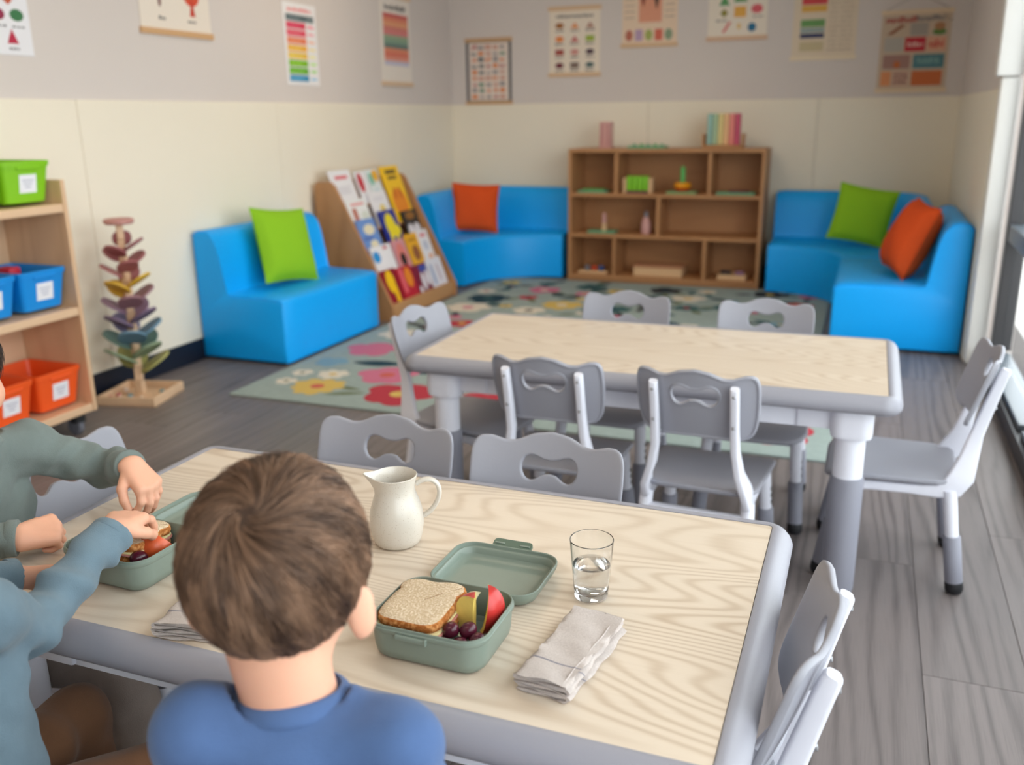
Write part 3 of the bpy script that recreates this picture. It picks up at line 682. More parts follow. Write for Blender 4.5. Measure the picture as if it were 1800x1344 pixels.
book('white picture book with a red title line, top tier beside the near end panel', 4, y(0.15), 0.24, 0.195, WH, [(0.2, 0.74, 0.8, 0.84, (226, 110, 120), 0)]+lines_((200, 196, 206), 0.5, 4), lift_=0.01)
book('white picture book with a red oval on its cover, top tier', 4, y(0.41), 0.13, 0.185, WH, [(0.1, 0.35, 0.62, 0.95, RD, 1)])
book('pale book with green and amber patches, top tier next to the tall yellow book', 4, y(0.585), 0.15, 0.19, (226, 234, 236), [(0.1, 0.5, 0.5, 0.9, GN, 1), (0.45, 0.6, 0.95, 0.98, GD, 1), (0.2, 0.1, 0.7, 0.4, (200, 220, 230), 1)])
book('tall yellow picture book with dark title and orange figures, far end of the top tiers', 3, y(0.82), 0.24, 0.335, YE, [(0.2, 0.86, 0.8, 0.93, (90, 70, 20), 0), (0.25, 0.76, 0.75, 0.82, (120, 90, 20), 0), (0.1, 0.05, 0.9, 0.6, OG, 1), (0.3, 0.4, 0.42, 0.62, (200, 90, 10), 1), (0.6, 0.4, 0.72, 0.62, (200, 90, 10), 1)])
book('white book with a brown house and green ground, second tier by the near end panel', 3, y(0.18), 0.24, 0.175, (240, 240, 240), [(0.18, 0.3, 0.4, 0.72, (190, 110, 90), 0), (0.0, 0.05, 1.0, 0.3, (110, 150, 130), 0), (0.55, 0.3, 0.95, 0.6, (220, 224, 214), 1), (0.2, 0.8, 0.85, 0.88, (230, 150, 150), 0)])
book('white book with a small yellow round picture, second tier middle', 3, y(0.51), 0.22, 0.20, WH, [(0.38, 0.2, 0.72, 0.62, (232, 206, 110), 1), (0.48, 0.3, 0.64, 0.46, (160, 140, 110), 1)]+lines_((210, 206, 220), 0.8, 2))
book('light blue book with cream clouds, third tier', 2, y(0.17), 0.22, 0.20, LB, [(0.25, 0.55, 0.85, 0.85, (236, 226, 196), 1), (0.35, 0.15, 0.8, 0.4, (236, 226, 196), 1), (0.1, 0.42, 0.6, 0.52, (90, 120, 190), 0)])
book('navy book with a large yellow figure, third tier middle', 2, y(0.505), 0.21, 0.225, NV, [(0.2, 0.3, 0.78, 0.92, (240, 220, 40), 1), (0.55, 0.3, 0.98, 0.6, (240, 220, 40), 1), (0.25, 0.03, 0.4, 0.4, (240, 220, 40), 0), (0.6, 0.03, 0.75, 0.4, (240, 220, 40), 0), (0.4, 0.0, 0.6, 0.2, BK, 0)])
book('black book with a gold top and a white animal, third tier far end', 2, y(0.84), 0.21, 0.20, BK, [(0.2, 0.72, 0.8, 0.95, (150, 100, 40), 1), (0.1, 0.15, 0.5, 0.6, (226, 222, 230), 1), (0.5, 0.15, 0.92, 0.6, (226, 222, 230), 1)])
book('white book with a blue corner and dark feet, fourth tier', 1, y(0.20), 0.25, 0.185, (240, 238, 242), [(0.0, 0.5, 0.35, 0.85, (40, 150, 220), 1), (0.3, 0.0, 0.42, 0.18, BK, 0), (0.6, 0.0, 0.7, 0.15, BK, 0), (0.6, 0.86, 0.8, 0.94, RD, 0)])
book('pink book with a black round animal, fourth tier', 1, y(0.465), 0.17, 0.19, PK, [(0.15, 0.1, 0.85, 0.9, (226, 130, 120), 1), (0.3, 0.18, 0.72, 0.6, BK, 1)])
book('mustard book with a brown bear shape, fourth tier', 1, y(0.685), 0.17, 0.205, GD, [(0.25, 0.2, 0.8, 0.66, (150, 90, 50), 1), (0.2, 0.78, 0.8, 0.86, (190, 130, 20), 0)])
book('white narrow book with small red title, fourth tier far end', 1, y(0.875), 0.16, 0.21, WH, [(0.25, 0.8, 0.75, 0.9, (224, 130, 140), 0), (0.3, 0.4, 0.7, 0.7, (196, 202, 220), 1), (0.4, 0.08, 0.85, 0.3, (232, 180, 150), 1)])
book('dark red book with a yellow streak, lowest tier at the near end', 0, y(0.135), 0.18, 0.19, (150, 24, 40), [(0.2, 0.3, 0.75, 0.98, YE, 1), (0.5, 0.02, 0.75, 0.5, YE, 0)])
book('red book with amber and pink figures, lowest tier', 0, y(0.365), 0.19, 0.18, (190, 36, 50), [(0.1, 0.2, 0.35, 0.95, (230, 100, 110), 0), (0.42, 0.3, 0.9, 0.95, OG, 1)])
book('maroon book with white animals and a blue band, lowest tier', 0, y(0.595), 0.20, 0.165, (130, 30, 50), [(0.45, 0.7, 1.0, 0.95, (70, 80, 160), 0), (0.4, 0.05, 0.65, 0.7, (234, 230, 238), 1), (0.72, 0.15, 0.98, 0.75, (234, 230, 238), 1), (0.1, 0.0, 0.3, 0.25, (234, 230, 238), 1)])
book('white book with pale blue stripes, lowest tier far end', 0, y(0.85), 0.22, 0.175, (232, 230, 238), [(0.15, 0.1, 0.3, 0.8, (150, 166, 200), 0), (0.55, 0.2, 0.7, 0.75, (206, 190, 200), 0)])

# ---------------------------------------------------------------- bin shelf
bs = thing('bin_shelf', 'birch bin shelf on casters along the wall, holding green, blue and orange bins', 'shelf', (0, 0, 0))
Sx0, Sx1, Sy0, Sy1 = -3.165, -2.830, 1.55, 2.655
M_birchy = wood_mat('birch_shelf', (226, 190, 154), (206, 166, 130), 0.45, axis='Y', lines=10, along=2, across=10, amp=2.0, contrast=0.7, fine=0.6)
for y_ in (Sy0+0.0095, Sy1-0.0095): MB().box(((Sx0+Sx1)/2, y_, 0.535), (Sx1-Sx0, 0.019, 0.91), bev=0.004).build('side_panel', M_birch, bs)
for z in (0.108, 0.500, 0.897): MB().box(((Sx0+Sx1)/2+0.004, (Sy0+Sy1)/2, z-0.011), (Sx1-Sx0-0.012, Sy1-Sy0-0.04, 0.032), bev=0.004).build('shelf_board', M_birchy, bs)
MB().box((Sx0+0.006, (Sy0+Sy1)/2, 0.53), (0.010, Sy1-Sy0-0.04, 0.88)).build('back_panel', M_birchy, bs)
for x_ in (Sx1-0.022, Sx0+0.06):
    for y_ in (Sy1-0.085, Sy0+0.06):
        mb = MB().lathe([(0.012, 0.050), (0.028, 0.055), (0.028, 0.080), (0.0, 0.0805)], (x_, y_, 0), 16); mb.box((x_-0.012, y_+0.02, 0.048), (0.03, 0.014, 0.05), bev=0.004)
        c = mb.build('caster', M_black, bs, smooth=40)
        Rc = Matrix.Rotation(PI/2, 3, 'X')
        rg = [[Vector((x_-0.016, y_, 0.036))+Rc @ Vector((r*math.cos(2*PI*j/24), r*math.sin(2*PI*j/24), h)) for j in range(24)] for r, h in ((0.002, -0.013), (0.030, -0.013), (0.036, -0.008), (0.036, 0.008), (0.030, 0.013), (0.002, 0.013))]
        MB().loft(rg).build('wheel', mat('caster_wheel', (112, 114, 124), 0.4), c, smooth=40)
def bin_(label, m, y0, z, filled=None):
    t = thing('storage_bin', label, 'bin', (-2.862, y0, z), 0, 'labelled plastic bins on the birch shelf')
    W_, D_, H_ = 0.208, 0.275, 0.150
    def ring(s_, zz, o=0.0): return rr((D_*s_)+2*o, (W_*s_)+2*o, 0.018, zz, n=4, c=(-D_/2, W_/2))
    mb = MB(); mb.loft([ring(0.84, 0.0, -0.004), ring(0.845, 0.004), ring(0.985, H_-0.02), ring(0.985, H_-0.02, 0.004), ring(1.0, H_-0.002, 0.004), ring(1.0, H_, 0.002), ring(1.0, H_, -0.004), ring(0.98, H_-0.02, -0.006), ring(0.845, 0.006, -0.004)])
    mb.build('tub', m, t, smooth=35)
    # the front face slopes; label card and hand slot lie on it
    f0, f1 = Vector((-D_/2*(1-0.845), 0, 0.004)), Vector((-D_/2*(1-0.985), 0, H_-0.02)); fd = (f1-f0).normalized(); fn = Vector((fd.z, 0, -fd.x))
    Rf = Matrix((fn, Vector((0, 1, 0)), fd)).transposed(); P = lambda u, v: f0+(f1-f0)*v+Vector((0, W_/2+u*W_, 0))
    MB().box(P(0.02, 0.52)+fn*0.0012, (0.0016, 0.074, 0.066), R=Rf).build('label_card', mat('white_card', (240, 240, 246), 0.6), t)
    mb = MB()
    for k in range(3): mb.box(P(0.02, 0.52)+fn*0.0022+fd*(0.012-0.012*k), (0.0004, 0.050-0.012*k, 0.004), R=Rf)
    mb.build('label_text', mat('faint_grey_print', (176, 178, 196), 0.7), t)
    mb = MB()
    for u in (-0.13, 0.17): mb.box(P(u, 0.93)+fn*0.001, (0.0016, 0.010, 0.006), R=Rf)
    mb.box(P(0.02, 0.97)+fn*0.003, (0.008, 0.10, 0.010), bev=0.003, R=Rf)
    mb.build('grip', m, t)
    return t
M_bg, M_bb, M_bo = mat('green_bin_plastic', (134, 200, 24), 0.4), mat('blue_bin_plastic', (4, 142, 226), 0.4), mat('orange_bin_plastic', (246, 92, 30), 0.4)
for nm, m, z in (('green', M_bg, 0.9135), ('blue', M_bb, 0.5165), ('orange', M_bo, 0.1245)):
    bin_('%s labelled bin beside the end panel of the birch shelf' % nm, m, 2.420, z)
    bin_('%s labelled bin second from the end panel of the birch shelf' % nm, m, 2.195, z)
t = thing('toy_block', 'small red toy block poking out of the blue bin beside the end panel', 'toy', (-3.02, 2.51, 0.5240))
MB().box((0, 0, 0.075), (0.07, 0.05, 0.148), bev=0.006).build('body', mat('crimson_toy', (206, 30, 60), 0.5), t, smooth=40)

# ---------------------------------------------------------------- marble tree
mt = thing('marble_tree', 'tall wooden marble tree with coloured leaf steps standing in a square tray', 'toy', (-2.975, 3.045, 0), R(14))
M_pw = mat('pale_beech', (226, 190, 154), 0.55, var=0.05, vscale=20)
TS = 0.27
MB().box((0, 0, 0.006), (TS, TS, 0.012), bev=0.002).build('tray_floor', M_pw, mt)
for (x_, y_, a, b2) in ((0, TS/2-0.007, TS, 0.014), (0, -TS/2+0.007, TS, 0.014), (TS/2-0.007, 0, 0.014, TS-0.028), (-TS/2+0.007, 0, 0.014, TS-0.028)):
    MB().box((x_, y_, 0.022), (a, b2, 0.042), bev=0.003).build('tray_wall', M_pw, mt)
MB().lathe([(0.0, 0.012), (0.040, 0.013), (0.040, 0.022), (0.0, 0.022)], (0, 0, 0), 20).build('post_base', M_pw, mt, smooth=40)
tiers = 12; z0, z1 = 0.05, 0.74
for k in range(tiers):
    za, zb = 0.02+(0.775-0.02)*k/tiers, 0.02+(0.775-0.02)*(k+1)/tiers
    MB().box((0, 0, (za+zb)/2), (0.034-0.008*k/tiers, 0.034-0.008*k/tiers, zb-za-0.002), bev=0.003, R=Matrix.Rotation(k*0.35, 3, 'Z')).build('post_block', M_pw, mt)
MB().lathe([(0.0, 0.775), (0.055, 0.777), (0.062, 0.784), (0.062, 0.796), (0.055, 0.800), (0.0, 0.798)], (0, 0, 0), 24).build('top_plate', mat('rose_wood', (196, 140, 132), 0.6), mt, smooth=40)
PC = [(168, 164, 96), (128, 148, 118), (96, 126, 116), (104, 142, 166), (124, 120, 158), (116, 96, 124), (142, 110, 132), (150, 110, 120), (212, 168, 50), (214, 172, 40), (168, 104, 104), (158, 92, 94), (152, 84, 88), (150, 86, 92)]
npet = 26
for k in range(npet):
    f = k/(npet-1); z = 0.115+0.565*f; L = 0.150*(1-f)+0.092*f; Wd = L*0.43; a = 1.82*k+0.5
    c = PC[min(int(f*len(PC)), len(PC)-1)]
    n = 10; top = []; Rp = Matrix.Rotation(a, 3, 'Z') @ Matrix.Rotation(R(-33), 3, 'Y')
    o2 = [(0.012+L*(0.5-0.5*math.cos(PI*i/n)), Wd*math.sin(PI*i/n)**0.75) for i in range(n+1)]
    out = o2+[(x_, -y_) for x_, y_ in o2[-2:0:-1]]
    rings = [[Vector((0, 0, z))+Rp @ Vector((x_, y_, h)) for x_, y_ in out] for h in (-0.005, 0.005)]
    MB().loft(rings).build('leaf_step', mat('leaf_%d_%d_%d' % c, c, 0.6), mt)
for k, (x_, y_, c) in enumerate([(-0.08, -0.05, 0), (-0.05, -0.09, 1), (-0.095, -0.09, 0), (-0.02, -0.06, 2), (0.05, -0.09, 1), (0.09, 0.02, 2), (-0.09, 0.03, 1), (0.02, -0.10, 0)]):
    m = [mat('rose_marble', (196, 108, 104), 0.4), mat('cream_marble', (228, 206, 190), 0.4), mat('teal_marble', (110, 150, 160), 0.4)][c]
    v = Matrix.Rotation(R(14), 3, 'Z') @ Vector((x_, y_, 0))
    o = MB().sphere((0, 0, 0), 0.0125, n=14, m=9).build('marble', m, None, smooth=80, loc=(-2.975+v.x, 3.045+v.y, 0.0247))
    tag(o, '%s wooden marble lying in the tray of the marble tree' % ['rose', 'cream', 'teal'][c], 'marble', '%s marbles in the marble tree tray' % ['rose', 'cream', 'teal'][c])

# ---------------------------------------------------------------- wall posters
def poster(label, wall, u0, u1, z0, z1, paper, items, rod=None, border=None, cord=False, tilt=0.0):
    """wall 'L' (u = y) or 'B' (u = x); items (u0, v0, u1, v1, colour, shape) in 0..1 from the lower left"""
    W_, H_ = u1-u0, z1-z0
    t = thing('wall_poster', label, 'poster', (XL+0.0005, (u0+u1)/2, z0) if wall == 'L' else ((u0+u1)/2, YB-0.0005, z0))
    off = 0.0085 if z0 < DADO else 0.001
    def P(u, v, d):
        x_, z = (u-0.5)*W_, v*H_
        c, s_ = math.cos(tilt), math.sin(tilt); x_, z = x_*c-(z-H_/2)*s_, x_*s_+(z-H_/2)*c+H_/2
        return (off+d, x_, z) if wall == 'L' else (x_, -off-d, z)
    def slab(a0, b0, a1, b1, d0, d1):
        mb = MB(); q = [(a0, b0), (a1, b0), (a1, b1), (a0, b1)]
        return mb.loft([[P(u, v, d0) for u, v in q], [P(u, v, d1) for u, v in q]])
    slab(0, 0, 1, 1, 0, 0.0025).build('sheet', mat('paper_%d_%d_%d' % paper, paper, 0.7), t)
    mb = MB(); ms = []; d = 0.0028
    for (a0, b0, a1, b1, c, sh) in items:
        m = mat('ink_%d_%d_%d' % c, c, 0.7)
        if m not in ms: ms.append(m)
        d += 0.00002
        if sh == 'o': q = [((a0+a1)/2+(a1-a0)/2*math.cos(2*PI*j/16), (b0+b1)/2+(b1-b0)/2*math.sin(2*PI*j/16)) for j in range(16)]
        elif sh == '^': q = [(a0, b0), (a1, b0), ((a0+a1)/2, b1)]
        elif sh == 'd': q = [(a0, (b0+b1)/2), ((a0+a1)/2, b0), (a1, (b0+b1)/2), ((a0+a1)/2, b1)]
        elif sh == '/': q = [(a0, b0), (a0+0.3*(a1-a0), b0), (a1, b1), (a1-0.3*(a1-a0), b1)]
        elif sh == 't':                      # illegible small lettering: a row of short strokes
            n = max(3, int((a1-a0)*26)); rg = random.Random(int(a0*997+b0*331)); x_ = a0
            while x_ < a1:
                w2 = rg.uniform(0.6, 1.3)*(a1-a0)/n; h0 = rg.choice([0, 0, 0.15]); h1 = rg.choice([1, 0.7, 0.7])
                mb.add([P(u, v, d) for u, v in ((x_, b0+h0*(b1-b0)), (min(x_+w2*0.72, a1), b0+h0*(b1-b0)), (min(x_+w2*0.72, a1), b0+h1*(b1-b0)), (x_, b0+h1*(b1-b0)))], [(0, 1, 2, 3)], ms.index(m)); x_ += w2
            continue
        else: q = [(a0, b0), (a1, b0), (a1, b1), (a0, b1)]
        mb.add([P(u, v, d) for u, v in q], [tuple(range(len(q)))], ms.index(m))
    if ms: mb.build('print', ms, t)
    if rod:
        m = mat('poster_rod_%d_%d_%d' % rod, rod, 0.5)
        for v in (0, 1): slab(-0.02, v-0.014/H_, 1.02, v+0.014/H_, -0.0002, 0.010).build('hanging_rod', m, t)
        if cord: MB().tube([P(0.05, 1+0.014/H_, 0.005), P(0.5, 1+0.11/H_, 0.003), P(0.95, 1+0.014/H_, 0.005)], 0.0015, 6).build('cord', mat('poster_cord', (120, 110, 104), 0.8), t)
    if border:
        m = mat('border_%d_%d_%d' % border, border, 0.6)
        for (a0, b0, a1, b1) in ((0, 0, 0.06, 1), (0.94, 0, 1, 1), (0.06, 0, 0.94, 0.04), (0.06, 0.96, 0.94, 1)): slab(a0, b0, a1, b1, 0.0026, 0.0032).build('border', m, t)
    return t
IK = (70, 66, 70)
gt = lambda n, r: random.Random(n*7+r)
poster('white poster of vegetable pictures, nearest the bin shelf', 'L', 2.36, 2.925, 1.452, 2.10, (238, 236, 240), [(0.84, 0.195, 0.955, 0.265, (60, 120, 74), 'o'), (0.70, 0.195, 0.80, 0.262, (150, 40, 74), 'o'), (0.79, 0.065, 0.885, 0.15, (190, 40, 70), '^'), (0.80, 0.285, 0.88, 0.34, (200, 90, 60), 'd'), (0.80, 0.030, 0.88, 0.042, IK, 't'), (0.85, 0.158, 0.95, 0.17, IK, 't'), (0.70, 0.158, 0.8, 0.17, IK, 't'), (0.40, 0.19, 0.6, 0.27, (206, 150, 60), 'o'), (0.36, 0.06, 0.6, 0.14, (110, 150, 70), 'o')])
poster('cream poster of two red animals on a wooden hanging rod', 'L', 3.545, 4.035, 1.600, 2.25, (240, 228, 214), [(0.22, 0.24, 0.34, 0.34, (130, 40, 40), 'o'), (0.26, 0.17, 0.30, 0.28, (110, 30, 30), 'o'), (0.62, 0.20, 0.86, 0.36, (220, 80, 50), 'o'), (0.70, 0.13, 0.78, 0.28, (200, 60, 40), '^'), (0.25, 0.085, 0.34, 0.11, IK, 't'), (0.66, 0.08, 0.78, 0.105, IK, 't')], rod=(214, 170, 124))
rb = [(90, 104, 108), (222, 60, 92), (230, 84, 104), (238, 130, 92), (244, 180, 70), (240, 196, 80), (130, 190, 40), (110, 180, 50), (70, 150, 190)]
it = [(0.14, 0.895, 0.86, 0.945, (236, 120, 120), 't')]
for k, c in enumerate(rb):
    b1 = 0.86-0.092*k; it += [(0.08, b1-0.078, 0.66 if k else 0.92, b1, c, 'r'), (0.12, b1-0.05, 0.5, b1-0.03, tuple(min(255, v+60) for v in c), 't'), (0.72, b1-0.06, 0.92, b1-0.02, tuple(min(255, v+50) for v in c), 't')]
poster('white chart of rainbow coloured rows, third along the long wall', 'L', 4.672, 5.012, 1.388, 1.838, (244, 240, 240), it)
it = [(0.16, 0.84, 0.86, 0.90, IK, 't')]
st = [(206, 100, 96), (226, 140, 110), (228, 160, 120), (214, 130, 120), (216, 130, 130), (150, 170, 140), (130, 160, 140), (106, 128, 122), (224, 140, 110), (222, 120, 100), (226, 150, 130), (200, 196, 214)]
for k, c in enumerate(st): it.append((0.10, 0.80-0.049*(k+1), 0.92, 0.80-0.049*k+0.002, c, 'r'))
poster('cream chart of striped colour bands hanging near the room corner', 'L', 5.80, 6.245, 1.425, 2.00, (236, 226, 216), it, rod=(222, 190, 156))
it = []; g = gt(1, 2)
for r in range(9):
    for c in range(5): it.append((0.12+0.155*c+g.uniform(-.01, .02), 0.07+0.098*r, 0.24+0.155*c, 0.12+0.098*r+g.uniform(0, .03), g.choice([(214, 160, 140), (226, 130, 60), (90, 96, 100), (190, 90, 90), (160, 150, 150), (90, 140, 110)]), g.choice(['o', 'r', 't', 'd'])))
poster('small dark bordered picture chart in the corner of the end wall', 'B', -3.050, -2.668, 1.300, 1.767, (232, 216, 204), it, rod=(206, 164, 120), border=(78, 80, 88))
it = [(0.14, 0.86, 0.86, 0.91, IK, 't')]; g = gt(4, 1); cc = [(170, 110, 60), (232, 150, 90), (180, 130, 110), (236, 140, 70), (200, 100, 100), (160, 180, 70), (170, 80, 70), (214, 150, 140), (90, 70, 80), (120, 50, 60), (130, 110, 100), (90, 110, 110)]
for k in range(12):
    c, r = k % 3, k//3; u, v = 0.12+0.30*c, 0.70-0.20*r; it += [(u, v, u+0.17, v+0.09, cc[k], g.choice(['o', 'o', '^', 'r'])), (u, v-0.045, u+0.17, v-0.015, (90, 90, 92), 't')]
poster('cream poster of twelve small food pictures in three columns', 'B', -2.358, -1.960, 1.492, 1.962, (240, 226, 208), it, rod=(222, 186, 146))
it = [(0.28, 0.42, 0.74, 1.0, (226, 160, 130), 'o'), (0.30, 0.30, 0.72, 0.6, (230, 160, 130), 'r'), (0.30, 0.72, 0.48, 0.90, (60, 34, 30), 'o'), (0.34, 0.5, 0.42, 0.72, (140, 60, 44), 'd'), (0.58, 0.46, 0.66, 0.74, (40, 36, 36), 'd'), (0.55, 0.70, 0.72, 0.86, (214, 130, 100), 'o')]
for k, c in enumerate([(190, 110, 90), (190, 160, 190), (170, 180, 100), (220, 110, 90), (140, 160, 130)]): it.append((0.06+0.18*k, 0.06, 0.20+0.18*k, 0.21, c, 'r' if k % 2 else 'o'))
for r in range(5): it += [(0.05, 0.36+0.08*r, 0.22, 0.375+0.08*r, (120, 106, 96), 't'), (0.78, 0.36+0.08*r, 0.95, 0.375+0.08*r, (120, 106, 96), 't')]
poster('peach poster of two dancing figures above a row of small shapes', 'B', -1.793, -1.387, 1.682, 2.20, (238, 212, 186), it, rod=(222, 186, 146))
it = [(0.18, 0.44, 0.36, 0.60, (96, 160, 100), '^'), (0.42, 0.48, 0.66, 0.66, (96, 160, 90), '^'), (0.74, 0.56, 0.92, 0.70, (150, 180, 90), 'o'), (0.20, 0.28, 0.34, 0.40, (150, 140, 60), 'd'), (0.44, 0.28, 0.64, 0.42, (236, 176, 80), 'r'), (0.72, 0.32, 0.92, 0.44, (224, 100, 110), 'o'), (0.24, 0.08, 0.40, 0.22, (220, 90, 90), '/'), (0.68, 0.08, 0.82, 0.20, (40, 112, 150), 'o'), (0.50, 0.12, 0.56, 0.2, (230, 190, 110), 'o'), (0.20, 0.66, 0.36, 0.82, (190, 90, 60), 'o'), (0.14, 0.23, 0.34, 0.25, IK, 't'), (0.76, 0.27, 0.94, 0.29, IK, 't')]
poster('pale poster of scattered green, red and blue pictures above the cubby shelf', 'B', -1.168, -0.760, 1.704, 2.20, (240, 228, 212), it, rod=(220, 182, 150))
it = [(0.12, 0.58, 0.52, 0.86, (214, 70, 76), 'r'), (0.12, 0.66, 0.52, 0.72, (232, 130, 120), 'r'), (0.12, 0.50, 0.52, 0.57, (228, 176, 80), 'r'), (0.12, 0.34, 0.50, 0.42, (110, 160, 96), 'r'), (0.12, 0.28, 0.50, 0.33, (150, 170, 170), 'r'), (0.12, 0.22, 0.50, 0.27, (50, 60, 100), 'r'), (0.12, 0.08, 0.50, 0.18, (206, 190, 150), 'r')]
for r in range(16): it += [(0.56, 0.08+0.05*r, 0.70, 0.095+0.05*r, (170, 150, 130), 't'), (0.73, 0.08+0.05*r, 0.93, 0.095+0.05*r, (180, 160, 140), 't')]
poster('tall cream chart with a column of red, green and blue blocks and fine text', 'B', -0.584, -0.168, 1.553, 2.15, (228, 210, 186), it, rod=(236, 218, 190))
it = [(0.06, 0.86, 0.5, 0.95, (170, 60, 60), 't'), (0.5, 0.88, 0.9, 0.95, (110, 110, 116), 't'), (0.08, 0.72, 0.36, 0.84, (150, 90, 60), '/'), (0.42, 0.70, 0.68, 0.86, (170, 160, 150), 'r'), (0.74, 0.70, 0.94, 0.78, (90, 130, 60), 'o'), (0.76, 0.76, 0.92, 0.86, (180, 130, 90), 'o'), (0.06, 0.50, 0.34, 0.68, (186, 180, 170), 'r'), (0.36, 0.50, 0.66, 0.68, (200, 44, 60), 'r'), (0.40, 0.56, 0.62, 0.62, (232, 190, 180), 't'), (0.68, 0.50, 0.95, 0.68, (224, 170, 140), 'r'), (0.71, 0.54, 0.92, 0.64, (206, 90, 80), 't'), (0.06, 0.28, 0.46, 0.46, (170, 130, 120), 'r'), (0.22, 0.29, 0.32, 0.38, (200, 110, 60), 'o'), (0.50, 0.28, 0.95, 0.46, (84, 132, 140), 'r'), (0.56, 0.34, 0.88, 0.42, (130, 170, 170), 't'), (0.05, 0.06, 0.20, 0.25, (226, 150, 100), 'r'), (0.22, 0.06, 0.46, 0.25, (214, 170, 150), 'r'), (0.24, 0.09, 0.44, 0.12, (90, 70, 66), 't'), (0.24, 0.15, 0.44, 0.18, (90, 70, 66), 't'), (0.24, 0.20, 0.44, 0.23, (90, 70, 66), 't'), (0.50, 0.06, 0.94, 0.25, (206, 110, 60), 'r')]
pf = poster('poster of boxed food pictures with a curled top corner, hung by the window wall', 'B', -0.012, 0.412, 1.330, 1.822, (206, 184, 160), it, rod=(232, 208, 176), cord=True)

pc = []
for k in range(5):                                      # the poster's loose top corner curling forward
    a = k/4; d = 0.004+0.030*math.sin(a*1.4); c0 = (0.150+0.045*a, 0.492-0.004-0.062*a); c1 = (0.212-0.006*a, 0.400+0.022*a+0.02)
    pc.append([(c0[0], -d, c0[1]), (c1[0], -d, c1[1])])
MB().loft([[Vector(p) for p in r_]+[Vector(p)+Vector((0, 0.001, 0)) for p in r_[::-1]] for r_ in pc]).build('curled_corner', mat('poster_back', (238, 226, 208), 0.7), pf, smooth=60)
# ---------------------------------------------------------------- things on the near table
TZ = 0.5508
M_sage = mat('sage_lunchbox', (124, 136, 125), 0.34, 0.45)
M_saged = mat('sage_latch', (78, 100, 86), 0.4, 0.45)
def lunchbox(label, cx, cy, rz, lid_open=(0.0, 0.169)):
    t = thing('lunchbox', label, 'lunchbox', (cx, cy, TZ), rz, 'open sage green lunchboxes')
    W_, D_, H_ = 0.158, 0.131, 0.050
    def ring(o, z, r=0.030): return rr(W_+2*o, D_+2*o, r+o, z, n=8)
    mb = MB(); mb.loft([ring(-0.016, 0.0), ring(-0.010, 0.001), ring(-0.005, 0.006), ring(-0.003, 0.015), ring(-0.001, 0.040), ring(0.0005, 0.0405), ring(0.0015, 0.042), ring(0.0015, 0.046), ring(0.0005, 0.0468), ring(0.0, 0.047), ring(-0.0002, H_), ring(-0.0012, H_+0.0006), ring(-0.0024, H_), ring(-0.0035, 0.040), ring(-0.006, 0.010), ring(-0.011, 0.0045), ring(-0.02, 0.004)])
    mb.build('tub', M_sage, t, smooth=35)
    MB().box((-0.012, -D_/2-0.003, 0.0405), (0.042, 0.005, 0.007), bev=0.002).box((0.0085, -D_/2-0.0033, 0.0405), (0.003, 0.0056, 0.0085), bev=0.001).build('catch', M_sage, t)
    # lid turned right over on its hinge, open side up
    lx, ly = lid_open; hl = 0.022
    def lr(o, z, r=0.030): return rr(W_+0.004+2*o, D_+0.002+2*o, r+o, z, n=8, c=(lx, ly))
    lb = MB(); lb.loft([lr(-0.018, 0.0), lr(-0.012, 0.001), lr(-0.005, 0.006), lr(0.0, 0.016), lr(0.0006, hl), lr(-0.0006, hl+0.0008), lr(-0.0022, hl), lr(-0.003, hl-0.004), lr(-0.006, hl-0.0045), lr(-0.0075, hl-0.006), lr(-0.010, 0.008), lr(-0.015, 0.0042), lr(-0.024, 0.0035)])
    lid = lb.build('lid', M_sage, t, smooth=35)
    Rl = Matrix.Rotation(R(20), 3, 'X'); c = Vector((lx-0.002, ly+D_/2+0.010, hl-0.002))
    mb = MB(); mb.loft([[c+Rl @ Vector(p) for p in rr(0.062, 0.020, 0.006, z, n=5)] for z in (-0.002, 0.002)])
    mb.build('latch', M_saged, lid, smooth=35)
    for k in (-0.020, 0.020): MB().box(c+Rl @ Vector((k, 0.0005, 0.0024)), (0.016, 0.003, 0.002), bev=0.0008, R=Rl).build('latch_slot', M_sage, lid)
    for k in (-0.045, 0.045): MB().tube([(lx+k-0.012, D_/2+0.009, 0.026), (lx+k+0.012, D_/2+0.009, 0.026)], 0.0042, 12).build('hinge', M_sage, lid, smooth=50)
    return t
lunchbox('open sage green lunchbox in front of the water glass, nobody touching it', -0.456, 0.922, R(-0.5))
lunchbox('open sage green lunchbox that the two children in grey are reaching into', -0.984, 0.946, R(-2))

